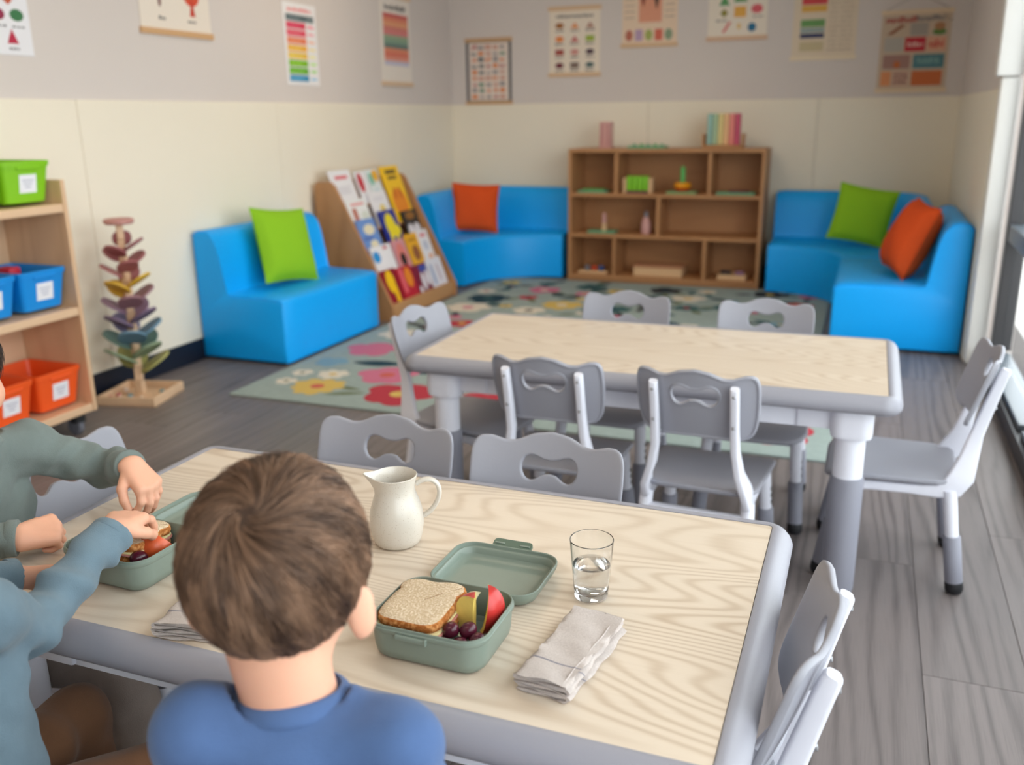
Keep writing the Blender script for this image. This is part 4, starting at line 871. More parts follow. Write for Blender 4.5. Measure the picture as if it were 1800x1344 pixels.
M_crumb = bpy.data.materials.new('bread_crumb'); M_crumb.use_nodes = True
def speck(m, a, b, scale, bump, lo=0.45, hi=0.62, rough=0.9):
    n, l = m.node_tree.nodes, m.node_tree.links; bs_ = n['Principled BSDF']; bs_.inputs['Roughness'].default_value = rough; bs_.inputs['Specular IOR Level'].default_value = 0.2
    tc = n.new('ShaderNodeTexCoord'); nz = n.new('ShaderNodeTexNoise'); nz.inputs['Scale'].default_value = scale; nz.inputs['Detail'].default_value = 6
    l.new(tc.outputs['Object'], nz.inputs['Vector'])
    mr = n.new('ShaderNodeMapRange'); mr.inputs['From Min'].default_value = lo; mr.inputs['From Max'].default_value = hi; l.new(nz.outputs['Fac'], mr.inputs['Value'])
    mx = n.new('ShaderNodeMix'); mx.data_type = 'RGBA'; l.new(mr.outputs['Result'], mx.inputs['Factor']); mx.inputs['A'].default_value = (*lin(a), 1); mx.inputs['B'].default_value = (*lin(b), 1)
    l.new(mx.outputs['Result'], bs_.inputs['Base Color'])
    bp = n.new('ShaderNodeBump'); bp.inputs['Strength'].default_value = bump; bp.inputs['Distance'].default_value = 0.002
    l.new(nz.outputs['Fac'], bp.inputs['Height']); l.new(bp.outputs['Normal'], bs_.inputs['Normal'])
    return m
speck(M_crumb, (200, 176, 144), (226, 208, 182), 380, 0.6)
M_crust = speck(bpy.data.materials.new('bread_crust') , (164, 98, 44), (206, 142, 84), 160, 0.5) if False else None
M_crust = bpy.data.materials.new('bread_crust'); M_crust.use_nodes = True; speck(M_crust, (158, 92, 42), (208, 146, 88), 180, 0.5)
M_ham = mat('ham_filling', (208, 138, 128), 0.5, bump=0.3, bscale=150)
M_cheese = mat('cheese_filling', (236, 222, 166), 0.5, 0.4, bump=0.2, bscale=120)
def bread_outline(w_, d_, n=64):
    """square loaf slice: two rounded lobes on one side"""
    pts = []
    for j in range(n):
        a = 2*PI*j/n; c, s_ = math.cos(a), math.sin(a)
        r = 1/(abs(c)**5+abs(s_)**5)**(1/5)
        x, y_ = r*c, r*s_
        if y_ > 0.2: x *= 1.07*(1-0.13*math.exp(-((y_-0.38)/0.14)**2))
        if y_ > 0.8: y_ -= 0.07*math.exp(-(x/0.3)**2)
        pts.append((x*w_/2, y_*d_/2))
    return pts
def slice_mb(w_, d_, z0, z1, sag=0.002):
    o = bread_outline(w_, d_); rings = []; g = random.Random(5)
    for sc, z in ((0.05, z0), (0.5, z0), (0.93, z0), (0.985, z0+0.002), (1.0, (z0+z1)/2), (0.985, z1-0.002), (0.95, z1), (0.75, z1+0.001), (0.5, z1+sag*0.6), (0.05, z1+sag*0.5)):
        rings.append([(x*sc, y_*sc, z+0.0012*math.sin(60*x*sc)*math.sin(50*y_*sc)) for x, y_ in o])
    mb = MB(); n = len(o); mb.loft(rings)
    # crumb on the flat faces, crust on the edge
    for i in range(len(mb.f)):
        ri_ = i//n
        mb.m[i] = 1 if 2 <= ri_ <= 5 else 0
    return mb
def sandwich(label, loc, rz, tilt):
    t = thing('sandwich', label, 'sandwich', loc, rz); t.rotation_euler = (tilt[0], tilt[1], rz)
    slice_mb(0.092, 0.096, 0.0, 0.012).build('bread_slice', [M_crumb, M_crust], t, smooth=50)
    def filling(nm, m, w_, d_, z, th_, wob):
        o = rr(w_, d_, 0.012, 0, n=6); ring = lambda s_, zz: [(x*s_, y_*s_, zz+wob*math.sin(70*x+40*y_)) for x, y_, _ in o]
        MB().loft([ring(0.3, z), ring(1, z), ring(1.01, z+th_/2), ring(1, z+th_), ring(0.3, z+th_)]).build(nm, m, t, smooth=50)
    filling('ham', M_ham, 0.093, 0.097, 0.0125, 0.003, 0.0006); filling('cheese', M_cheese, 0.090, 0.094, 0.0158, 0.003, 0.0004)
    slice_mb(0.092, 0.096, 0.0192, 0.0322, 0.003).build('bread_slice', [M_crumb, M_crust], t, smooth=50)
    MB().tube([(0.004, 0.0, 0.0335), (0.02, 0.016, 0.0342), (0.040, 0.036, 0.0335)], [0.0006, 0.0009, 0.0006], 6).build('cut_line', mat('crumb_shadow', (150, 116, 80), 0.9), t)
sandwich('brown bread sandwich with a diagonal cut in the lunchbox nobody is touching', (-0.482, 0.920, TZ+0.025), R(-3), (R(6), R(-3)))
sandwich('brown bread sandwich under the hand in the shared lunchbox', (-0.994, 0.952, TZ+0.026), R(8), (R(-4), R(5)))

M_flesh = mat('apple_flesh', (238, 210, 112), 0.4, 0.4, var=0.05, vscale=60, bump=0.08, bscale=150)
M_skin_r = mat('apple_red_skin', (186, 50, 46), 0.28, 0.5, var=0.22, vscale=50, stretch=(1, 1, 0.15))
M_skin_g = mat('pear_green_skin', (206, 206, 130), 0.4)
M_skin_o = mat('nectarine_skin', (206, 88, 44), 0.3, 0.5, var=0.25, vscale=40)
M_palefl = mat('pale_melon_flesh', (230, 232, 190), 0.4, bump=0.1, bscale=120)
def wedge(name, label, loc, rot, L, Rw, ang, flesh, skin, cat='fruit'):
    """wedge of a round fruit standing on its skin: core edge, two cut faces, skin arc"""
    t = thing(name, label, cat, loc); t.rotation_euler = rot
    n, m = 14, 8; rings = []
    for i in range(n+1):
        a = -PI/2*0.98+PI*0.98*i/n; zz = L/2*math.sin(a); rad = Rw*math.cos(a)**0.8
        core = Rw*0.20*math.cos(a)
        arc = [(rad*math.cos(b), rad*math.sin(b), zz) for b in [ang*(k/m-0.5) for k in range(m+1)]]
        rings.append([(core, 0.0, zz)]+arc)
    mb = MB(); mb.loft(rings)
    k = m+2
    for i in range(len(mb.f)):
        j = i % k
        mb.m[i] = 1 if (1 <= j <= m and i < n*k) else 0
    mb.build('wedge', [flesh, skin], t, smooth=40)
    return t
wedge('apple_slice', 'yellow apple slice standing between the sandwich and the red apple slice', (-0.410, 0.917, TZ+0.043), (R(-6), R(-14), R(140)), 0.074, 0.030, R(58), M_flesh, M_skin_r)
wedge('apple_slice', 'red skinned apple slice at the window side of the untouched lunchbox', (-0.4120, 0.950, TZ+0.043), (R(-8), R(6), R(-28)), 0.066, 0.028, R(66), M_flesh, M_skin_r)
wedge('melon_slice', 'pale green fruit slice tucked beside the cut sandwich', (-0.422, 0.940, TZ+0.034), (R(38), R(0), R(170)), 0.062, 0.026, R(40), M_palefl, M_skin_g)
wedge('nectarine_slice', 'orange skinned fruit slice in the shared lunchbox', (-0.944, 0.962, TZ+0.037), (R(48), R(0), R(-58)), 0.064, 0.031, R(92), M_flesh, M_skin_o)
M_grape = mat('grape_skin', (74, 22, 38), 0.22, 0.5, var=0.25, vscale=45)
def grape(label, loc, r=0.0108, rot=(0.4, 0.2, 0.7)):
    t = thing('grape', label, 'grape', loc, 0, 'dark red grapes'); t.rotation_euler = rot
    MB().sphere((0, 0, 0), (r*0.96, r*0.96, r*1.12), n=20, m=14).build('berry', M_grape, t, smooth=180)
    MB().lathe([(0.0022, r*1.09), (0.0012, r*1.16)], n=8, cap1=True).build('stem_scar', mat('grape_scar', (120, 90, 70), 0.8), t)
for lab, x_, y_, z_ in [('grape touching the corner of the cut sandwich', -0.4300, 0.8885, 0.042), ('grape in front of the yellow apple slice, between two other grapes', -0.4090, 0.8935, 0.043), ('grape by the red apple slice at the end of the row', -0.3930, 0.8830, 0.037), ('low grape against the front wall of the untouched lunchbox', -0.4130, 0.8765, 0.031), ('dark grape half hidden under the sandwich edge in the untouched lunchbox', -0.4360, 0.8765, 0.027), ('large round grape in the shared lunchbox', -0.9430, 0.9180, 0.036), ('longish grape in the shared lunchbox beside the fruit slice', -0.9210, 0.9150, 0.029), ('small red grape low at the front wall of the shared lunchbox', -0.9590, 0.9030, 0.016)]:
    grape(lab, (x_, y_, TZ+z_), 0.0118 if 'large' in lab else 0.0108, (0.3+x_*9, 1.1+y_*5, x_*7))

# pitcher
M_stone = mat('speckled_cream_glaze', (208, 200, 188), 0.28, 0.5, coat=0.3)
_n, _l = M_stone.node_tree.nodes, M_stone.node_tree.links
_tc = _n.new('ShaderNodeTexCoord'); _v = _n.new('ShaderNodeTexNoise'); _v.inputs['Scale'].default_value = 700; _v.inputs['Detail'].default_value = 2; _l.new(_tc.outputs['Object'], _v.inputs['Vector'])
_r = _n.new('ShaderNodeMapRange'); _r.inputs['From Min'].default_value = 0.66; _r.inputs['From Max'].default_value = 0.72; _l.new(_v.outputs['Fac'], _r.inputs['Value'])
_m = _n.new('ShaderNodeMix'); _m.data_type = 'RGBA'; _l.new(_r.outputs['Result'], _m.inputs['Factor']); _m.inputs['A'].default_value = (*lin((208, 200, 188)), 1); _m.inputs['B'].default_value = (*lin((150, 126, 100)), 1)
_l.new(_m.outputs['Result'], _n['Principled BSDF'].inputs['Base Color'])
ANG = math.atan2(0.45, 0.89)
pt = thing('pitcher', 'cream speckled ceramic pitcher standing on the near table', 'pitcher', (-0.648, 1.158, TZ), ANG)
prof = [(0.0, 0.001), (0.028, 0.0005), (0.0335, 0.001), (0.0368, 0.004), (0.0395, 0.014), (0.0422, 0.030), (0.0426, 0.044), (0.0405, 0.058), (0.0362, 0.072), (0.0320, 0.083), (0.0303, 0.092), (0.0318, 0.102), (0.0342, 0.110), (0.0352, 0.1135), (0.0340, 0.1145), (0.0322, 0.111), (0.0295, 0.102), (0.0280, 0.092), (0.0296, 0.083), (0.0335, 0.072), (0.037, 0.058), (0.038, 0.044), (0.036, 0.02), (0.030, 0.008), (0.0, 0.006)]
rings = []; n = 48
for i, (r, z) in enumerate(prof):
    ring = []
    for j in range(n):
        a = 2*PI*j/n; x_, y_ = r*math.cos(a), r*math.sin(a)
        da = abs(((a-PI+PI) % (2*PI))-PI); f = math.exp(-(da/0.42)**2)*max(0, (z-0.080)/0.034)**1.5 if z > 0.08 else 0
        g_ = max(0.0, math.cos(a-PI)); s_ = math.exp(-((a-PI)/0.40)**2)*(max(0, z-0.080)/0.034)**1.6 if r > 0.02 else 0
        ring.append((x_-0.014*s_, y_*(1-0.12*s_), z+0.004*s_-0.002*(1-s_)*max(0, z-0.10)/0.014*0))
    rings.append(ring)
MB().loft(rings, cap0=False, cap1=False).build('body', M_stone, pt, smooth=60)
hp = [(0.0325, 0.097), (0.042, 0.1035), (0.055, 0.1045), (0.065, 0.098), (0.0695, 0.085), (0.067, 0.070), (0.059, 0.056), (0.049, 0.046), (0.0385, 0.041)]
hp2 = []
for k in range(len(hp)*4-3):
    f = k/4; i = int(f); t_ = f-i; a = hp[i]; b = hp[min(i+1, len(hp)-1)]
    hp2.append((a[0]+(b[0]-a[0])*t_, 0, a[1]+(b[1]-a[1])*t_))
q = np.array(hp2)
for _ in range(4): q[1:-1] = (q[:-2]+2*q[1:-1]+q[2:])/4
MB().tube([tuple(v) for v in q], [0.0062]*len(q), 14, flat=0.62, ref=(0, 1, 0)).build('handle', M_stone, pt, smooth=60)

# glass of water
M_gl = bpy.data.materials.new('clear_glass'); M_gl.use_nodes = True
b_ = M_gl.node_tree.nodes['Principled BSDF']; b_.inputs['Transmission Weight'].default_value = 1; b_.inputs['Roughness'].default_value = 0.0; b_.inputs['IOR'].default_value = 1.45; b_.inputs['Base Color'].default_value = (0.985, 0.99, 0.99, 1)
M_wa = bpy.data.materials.new('water'); M_wa.use_nodes = True
b_ = M_wa.node_tree.nodes['Principled BSDF']; b_.inputs['Transmission Weight'].default_value = 1; b_.inputs['Roughness'].default_value = 0.0; b_.inputs['IOR'].default_value = 1.33
gl = thing('drinking_glass', 'clear tumbler half full of water on the near table', 'glass', (-0.312, 1.098, TZ))
MB().lathe([(0.0, 0.0), (0.019, 0.0), (0.0218, 0.0002), (0.0230, 0.0010), (0.0234, 0.0022), (0.0236, 0.004), (0.0250, 0.020), (0.0277, 0.053), (0.03045, 0.0855), (0.03055, 0.0866), (0.0301, 0.0875), (0.0295, 0.0870), (0.0293, 0.0858), (0.0266, 0.053), (0.0240, 0.020), (0.0233, 0.0125), (0.0226, 0.0104), (0.0210, 0.0092), (0.018, 0.0086), (0.0, 0.0082)], n=56).build('tumbler', M_gl, gl, smooth=60, weld=True)
MB().lathe([(0.0, 0.0084), (0.0178, 0.0088), (0.0208, 0.0094), (0.0224, 0.0106), (0.0231, 0.0126), (0.0238, 0.0200), (0.0257, 0.0440), (0.02615, 0.0493), (0.0262, 0.0498), (0.0257, 0.0496), (0.0245, 0.0492), (0.018, 0.0491), (0.0, 0.0491)], n=56).build('water', M_wa, gl, smooth=40, weld=True)

# napkins: one cloth folded in layers
M_linen = bpy.data.materials.new('washed_linen'); M_linen.use_nodes = True
def linen():
    n, l = M_linen.node_tree.nodes, M_linen.node_tree.links; bs_ = n['Principled BSDF']; bs_.inputs['Roughness'].default_value = 0.95; bs_.inputs['Specular IOR Level'].default_value = 0.1
    tc = n.new('ShaderNodeTexCoord')
    nz = n.new('ShaderNodeTexNoise'); nz.inputs['Scale'].default_value = 500; nz.inputs['Detail'].default_value = 3; l.new(tc.outputs['Object'], nz.inputs['Vector'])
    wv = n.new('ShaderNodeTexWave'); wv.inputs['Scale'].default_value = 260; wv.bands_direction = 'Y'; l.new(tc.outputs['Object'], wv.inputs['Vector'])
    sp = n.new('ShaderNodeSeparateXYZ'); l.new(tc.outputs['Object'], sp.inputs[0])
    a = n.new('ShaderNodeMath'); a.operation = 'COMPARE'; a.inputs[1].default_value = -0.042; a.inputs[2].default_value = 0.0011; l.new(sp.outputs['Y'], a.inputs[0])
    mx = n.new('ShaderNodeMix'); mx.data_type = 'RGBA'; l.new(nz.outputs['Fac'], mx.inputs['Factor']); mx.inputs['A'].default_value = (*lin((178, 166, 160)), 1); mx.inputs['B'].default_value = (*lin((216, 206, 200)), 1)
    m2_ = n.new('ShaderNodeMix'); m2_.data_type = 'RGBA'; l.new(a.outputs[0], m2_.inputs['Factor']); l.new(mx.outputs['Result'], m2_.inputs['A']); m2_.inputs['B'].default_value = (*lin((140, 136, 144)), 1)
    l.new(m2_.outputs['Result'], bs_.inputs['Base Color'])
    ad = n.new('ShaderNodeMath'); ad.operation = 'ADD'; l.new(nz.outputs['Fac'], ad.inputs[0]); l.new(wv.outputs['Fac'], ad.inputs[1])
    bp = n.new('ShaderNodeBump'); bp.inputs['Strength'].default_value = 0.5; bp.inputs['Distance'].default_value = 0.0006; l.new(ad.outputs[0], bp.inputs['Height']); l.new(bp.outputs['Normal'], bs_.inputs['Normal'])
linen()
def napkin(label, loc, rz, W_, L_, layers=5, lay=0.0036, seed=1):
    t = thing('napkin', label, 'napkin', loc, rz, 'folded linen napkins')
    # centre line of the folded cloth seen end-on: a serpentine with rounded folds
    g = random.Random(seed); cl = []; gap = lay+0.0006
    for k in range(layers):
        z = lay/2+gap*k; xa, xb = -W_/2+0.004+0.003*g.random(), W_/2-0.004-0.006*g.random()*(1 if k else 0)
        xs_ = np.linspace(xa, xb, 12)
        if k % 2: xs_ = xs_[::-1]
        cl += [(x_, z) for x_ in xs_]
        if k < layers-1:
            s_ = 1 if k % 2 == 0 else -1; xe = xs_[-1]
            for a in (0.25, 0.5, 0.75): cl.append((xe+s_*0.0035*math.sin(PI*a), z+gap*a))
    cl = np.array(cl); tn = np.gradient(cl, axis=0); tn /= np.linalg.norm(tn, axis=1)[:, None]; nr = np.c_[-tn[:, 1], tn[:, 0]]
    th_ = lay*0.36
    outl = np.vstack([cl+nr*th_, (cl-nr*th_)[::-1]])
    rings = []; ny = 22
    for i in range(ny+1):
        v = -L_/2+L_*i/ny; ring = []
        for j, (x_, z) in enumerate(outl):
            lv = z/(gap*layers)
            wob = 0.0010*math.sin(v*170+x_*60+seed)*lv+0.0008*math.sin(v*330-x_*40)*lv+0.0012*math.sin(x_*90+2*v*30)*lv
            flare = 1+0.05*math.sin(v*26+z*300)
            ring.append((x_*flare+0.0015*math.sin(v*120+z*900+seed), v+0.002*math.sin(x_*110+z*700), max(0.0002, z+wob+(0.003*lv*abs(v/L_*2)**3))))
        rings.append(ring)
    MB().loft(rings).build('cloth', M_linen, t, smooth=60)
    hm = MB(); top = max(cl[:, 1])+th_
    hm.tube([(W_/2-0.012+0.0006*math.sin(k), -L_/2+0.002+(L_-0.004)*k/20, top+0.0004+0.0012*math.sin(-L_/2+L_*k/20*170)*0) for k in range(21)], 0.0010, 6).build('hem', M_linen, t, smooth=60)
    return t
napkin('folded linen napkin with a thin grey stripe lying in the open beside the water glass', (-0.291, 0.940, TZ), R(-8), 0.074, 0.168, 5)
napkin('folded linen napkin half hidden behind the head of the child in blue', (-0.786, 0.884, TZ), R(12), 0.100, 0.150, 5, seed=4)
# ---------------------------------------------------------------- people
class Field:
    """signed distance grid; parts are blended with a smooth union and meshed with surface nets"""
    def __init__(s, lo, hi, vox):
        s.lo = np.array(lo, float); s.vox = vox; s.n = np.ceil((np.array(hi)-s.lo)/vox).astype(int)+1
        s.d = np.full(s.n, 0.05, np.float32)
    def _box(s, a, b):
        i0 = np.maximum(np.floor((np.minimum(a, b)-s.lo)/s.vox).astype(int), 0); i1 = np.minimum(np.ceil((np.maximum(a, b)-s.lo)/s.vox).astype(int)+1, s.n)
        if np.any(i1 <= i0): return None
        ax = [s.lo[k]+s.vox*np.arange(i0[k], i1[k], dtype=np.float32) for k in range(3)]
        return tuple(slice(i0[k], i1[k]) for k in range(3)), ax[0][:, None, None], ax[1][None, :, None], ax[2][None, None, :]
    def _put(s, sl, d, k, cut=False):
        a = s.d[sl]
        if cut:
            h = np.clip(0.5-0.5*(a+d)/k, 0, 1); s.d[sl] = a*(1-h)+(-d)*h+k*h*(1-h)
        else:
            h = np.clip(0.5+0.5*(a-d)/k, 0, 1); s.d[sl] = a*(1-h)+d*h-k*h*(1-h)
    def cone(s, p0, p1, r0, r1, k=0.012, flat=False, fold=None, cut=False):
        p0, p1 = np.array(p0, float), np.array(p1, float); m = max(r0, r1)+k*1.5+3*s.vox+(fold[0]*2 if fold else 0)
        bx = s._box(np.minimum(p0, p1)-m, np.maximum(p0, p1)+m)
        if bx is None: return s
        sl, X, Y, Z = bx; v = p1-p0; L = np.linalg.norm(v)+1e-9; u = v/L
        X_, Y_, Z_ = X-p0[0], Y-p0[1], Z-p0[2]
        q = X_*u[0]+Y_*u[1]+Z_*u[2]; t = np.clip(q/L, 0, 1)
        dx, dy, dz = X_-t*v[0], Y_-t*v[1], Z_-t*v[2]
        d = np.sqrt(dx*dx+dy*dy+dz*dz)-(r0+(r1-r0)*t)
        if fold:
            a, lam, ph = fold; w_ = np.cross(u, [0.3, 0.2, 0.93]); w_ /= np.linalg.norm(w_); x2 = np.cross(u, w_)
            an = np.arctan2(X_*x2[0]+Y_*x2[1]+Z_*x2[2], X_*w_[0]+Y_*w_[1]+Z_*w_[2])
            f = np.sin(2*PI*q/lam+1.1*np.sin(an+ph)+0.7*np.sin(2*an+ph*2)+ph)*(0.55+0.45*np.sin(an*1.0+ph+q/lam))
            f2 = np.sin(2*PI*q/(lam*1.7)+2.0*np.sin(an-ph)+2*ph)
            if flat: a = a*np.clip((L-q)/0.04, 0.05, 1)
            d = d-a*(np.sign(f)*np.abs(f)**1.3*0.8+0.5*f2)
        if flat: d = np.maximum(d, q-L)
        s._put(sl, d.astype(np.float32), k, cut); return s
    def ell(s, c, r, k=0.012, Rm=None, cut=False):
        c = np.array(c, float); r = np.array(r, float); m = max(r)+k*1.5+3*s.vox
        bx = s._box(c-m, c+m)
        if bx is None: return s
        sl, X, Y, Z = bx; X, Y, Z = X-c[0], Y-c[1], Z-c[2]
        if Rm is not None:      # columns of Rm are the ellipsoid's axes
            x = X*Rm[0][0]+Y*Rm[1][0]+Z*Rm[2][0]; y = X*Rm[0][1]+Y*Rm[1][1]+Z*Rm[2][1]; z = X*Rm[0][2]+Y*Rm[1][2]+Z*Rm[2][2]
        else: x, y, z = X+0*Y+0*Z, Y+0*X+0*Z, Z+0*X+0*Y
        k0 = np.sqrt((x/r[0])**2+(y/r[1])**2+(z/r[2])**2); k1 = np.sqrt((x/r[0]**2)**2+(y/r[1]**2)**2+(z/r[2]**2)**2)+1e-9
        s._put(sl, (k0*(k0-1)/k1).astype(np.float32), k, cut); return s
    def plane(s, p, n, R_=None):
        """keep only the side that n points away from"""
        n = np.array(n, float)/np.linalg.norm(n); ax = [s.lo[k]+s.vox*np.arange(s.n[k]) for k in range(3)]
        d = (ax[0][:, None, None]-p[0])*n[0]+(ax[1][None, :, None]-p[1])*n[1]+(ax[2][None, None, :]-p[2])*n[2]
        if R_ is not None: d = np.minimum(d, R_-np.sqrt((ax[0][:, None, None]-p[0])**2+(ax[1][None, :, None]-p[1])**2+0*ax[2][None, None, :]))
        s.d = np.maximum(s.d, d.astype(np.float32)); return s
    def noise(s, amp, lam, seed):
        g = np.random.default_rng(seed); ax = [s.lo[k]+s.vox*np.arange(s.n[k], dtype=np.float32) for k in range(3)]
        for _ in range(5):
            f = g.normal(size=3); f = f/np.linalg.norm(f)*2*PI/(lam*g.uniform(0.7, 1.6)); ph = g.uniform(0, 6)
            s.d += (amp/2.5*np.sin(ax[0][:, None, None]*f[0]+ax[1][None, :, None]*f[1]+ax[2][None, None, :]*f[2]+ph)).astype(np.float32)
        return s
    def mesh(s, name, m, parent=None):
        d = s.d; S_ = d < 0; nx, ny, nz = np.array(d.shape)-1
        cnt = np.zeros((nx, ny, nz), np.uint8)
        for i in (0, 1):
            for j in (0, 1):
                for k in (0, 1): cnt += S_[i:i+nx, j:j+ny, k:k+nz]
        mixed = (cnt > 0) & (cnt < 8); idx = np.full(mixed.shape, -1, np.int32); c = np.argwhere(mixed); idx[mixed] = np.arange(len(c))
        acc = np.zeros((len(c), 3)); num = np.zeros(len(c)); cor = [(i, j, k) for i in (0, 1) for j in (0, 1) for k in (0, 1)]
        val = {q: d[c[:, 0]+q[0], c[:, 1]+q[1], c[:, 2]+q[2]] for q in cor}
        for a in cor:
            for ax in range(3):
                if a[ax] == 0:
                    b = tuple(v+(1 if q == ax else 0) for q, v in enumerate(a)); da, db = val[a], val[b]; x = (da < 0) != (db < 0)
                    t = np.where(x, da/np.where(x, da-db, 1), 0); p = np.array(a, float)[None].repeat(len(c), 0); p[:, ax] += t
                    acc[x] += p[x]; num[x] += 1
        V = s.lo+s.vox*(c+acc/num[:, None]); F = []
        for ax in range(3):
            o1, o2 = [(1, 2), (2, 0), (0, 1)][ax]
            A = np.take(S_, range(0, S_.shape[ax]-1), ax); B = np.take(S_, range(1, S_.shape[ax]), ax); e = np.argwhere(A != B)
            ok = (e[:, o1] > 0) & (e[:, o2] > 0) & (e[:, o1] < d.shape[o1]-1) & (e[:, o2] < d.shape[o2]-1); e = e[ok]
            ins = A[tuple(e.T)]
            def g(da, db_):
                q = e.copy(); q[:, o1] += da; q[:, o2] += db_; return idx[tuple(q.T)]
            q = np.c_[g(-1, -1), g(0, -1), g(0, 0), g(-1, 0)]; q[~ins] = q[~ins][:, ::-1]; F.append(q)
        F = np.vstack(F)
        me = bpy.data.meshes.new(name); me.vertices.add(len(V)); me.vertices.foreach_set('co', V.astype(np.float32).ravel())
        me.loops.add(F.size); me.loops.foreach_set('vertex_index', F.astype(np.int32).ravel())
        me.polygons.add(len(F)); me.polygons.foreach_set('loop_start', np.arange(0, F.size, 4, dtype=np.int32)); me.polygons.foreach_set('use_smooth', np.ones(len(F), bool))
        me.update(calc_edges=True); me.validate(); me.materials.append(m)
        o = bpy.data.objects.new(name, me); COL.objects.link(o)
        if parent: o.parent = parent
        return o

V3 = lambda *a: np.array(a, float)
def unit(v): v = np.array(v, float); return v/np.linalg.norm(v)
M_skin = mat('child_skin', (226, 170, 142), 0.5, 0.35, var=0.03, vscale=25, bump=0.05, bscale=350, sss=0.12)
def hand(F_, wrist, fdir, ndir, thumb, curl, spread=0.10, sc=1.0, tcurl=0.5, topen=0.55):
    """palm of blended cones, four unequal jointed fingers and a thumb from the side of the palm.
    fdir towards the fingers, ndir out of the back of the hand, thumb = +1/-1 along ndir x fdir; curl = three joint angles"""
    f = unit(fdir); n = np.array(ndir, float); n = unit(n-f*(n@f)); s_ = np.cross(n, f)*thumb
    wrist = np.array(wrist, float); lat = [0.0205, 0.0068, -0.0072, -0.0200]; fwd = [0.050, 0.053, 0.050, 0.044]
    for la, fo in zip(lat, fwd):
        F_.cone(wrist+s_*la*0.55*sc, wrist+(f*fo+s_*la)*sc, 0.0125*sc, 0.0092*sc, 0.008)
    F_.ell(wrist+(f*0.022+s_*0.014-n*0.006)*sc, V3(0.013, 0.013, 0.013)*sc, 0.008)
    L = [(0.0215, 0.0150, 0.0115), (0.0240, 0.0170, 0.0125), (0.0220, 0.0155, 0.0120), (0.0170, 0.0120, 0.0105)]; rad = [0.0070, 0.0072, 0.0069, 0.0060]
    for i in range(4):
        p = wrist+(f*fwd[i]+s_*lat[i])*sc; sp = spread*(1.5-i)
        d0 = unit(f*math.cos(sp)+s_*math.sin(sp)); a = 0.0; cl = curl[i] if isinstance(curl[0], (list, tuple)) else curl
        for j in range(3):
            a += cl[j]; dd = d0*math.cos(a)-n*math.sin(a); q = p+dd*L[i][j]*sc; r = rad[i]*(1-0.09*j)*sc
            F_.cone(p, q, r, r*0.93, 0.0022 if j else 0.004); p = q
    p = wrist+(f*0.014+s_*0.020-n*0.006)*sc; a = topen
    for j, (l, r) in enumerate(((0.024, 0.0092), (0.019, 0.0080), (0.015, 0.0072))):
        dd = unit(f*math.cos(a)+s_*math.sin(a)-n*(0.35+0.2*j)); q = p+dd*l*sc; F_.cone(p, q, r*sc, r*0.93*sc, 0.003); p = q; a -= tcurl
    return F_
def head_frame(az, pitch=0.0, roll=0.0):
    f = V3(math.cos(az), math.sin(az), 0); r = V3(math.sin(az), -math.cos(az), 0); z = V3(0, 0, 1)
    f2 = f*math.cos(pitch)-z*math.sin(pitch); z2 = z*math.cos(pitch)+f*math.sin(pitch)
    r3 = r*math.cos(roll)+z2*math.sin(roll); z3 = -r*math.sin(roll)+z2*math.cos(roll)
    return r3, f2, z3
def head(F_, C, fr, sc=1.0, ear=1.0):
    r, f, z = fr; Rm = np.array([r, f, z]).T
    P = lambda a, b, c: np.array(C)+(r*a+f*b+z*c)*sc
    F_.ell(P(0, -0.006, 0.012), V3(0.0745, 0.0880, 0.0845)*sc, 0.01, Rm)
    F_.ell(P(0, 0.030, -0.040), V3(0.057, 0.050, 0.058)*sc, 0.02, Rm)
    for s_ in (-1, 1):
        F_.ell(P(s_*0.031, 0.052, -0.038), V3(0.026, 0.024, 0.024)*sc, 0.015, Rm)
    F_.ell(P(0, 0.066, -0.083), V3(0.020, 0.016, 0.014)*sc, 0.014, Rm)
    for s_ in (-1, 1): F_.ell(P(s_*0.030, 0.0885, -0.001), V3(0.0135, 0.0125, 0.0066)*sc, 0.004, Rm, cut=True)
    F_.cone(P(0, 0.078, 0.006), P(0, 0.0925, -0.022), 0.006*sc, 0.0088*sc, 0.008)
    for s_ in (-1, 1): F_.ell(P(s_*0.009, 0.085, -0.024), V3(0.006, 0.006, 0.005)*sc, 0.004, Rm)
    for s_ in (-1, 1): F_.cone(P(s_*0.015, 0.074, -0.052), P(0, 0.0815, -0.048), 0.0035*sc, 0.0048*sc, 0.003)
    for s_ in (-1, 1): F_.cone(P(s_*0.014, 0.073, -0.056), P(0, 0.0795, -0.060), 0.0038*sc, 0.0056*sc, 0.003)
    for s_ in (-1, 1):      # ear: outer shell set off the skull, hollowed in front
        e = unit(r*s_*0.50-f*0.86); up_ = unit(z*0.97-f*0.20); up_ = unit(up_-e*(up_@e)); w_ = np.cross(e, up_); Re = np.array([w_, e, up_]).T
        c = P(s_*0.0775, -0.006, -0.036)
        F_.ell(c, V3(0.0145, 0.0075, 0.0250)*ear*sc, 0.006, Re)
        F_.ell(c-w_*0*0.002+unit(r*s_*0.6+f)*0.0078*sc, V3(0.0095, 0.006, 0.0175)*ear*sc, 0.004, Re, cut=True)
        F_.ell(P(s_*0.0750, -0.002, -0.056), V3(0.006, 0.006, 0.008)*ear*sc, 0.004, Rm)
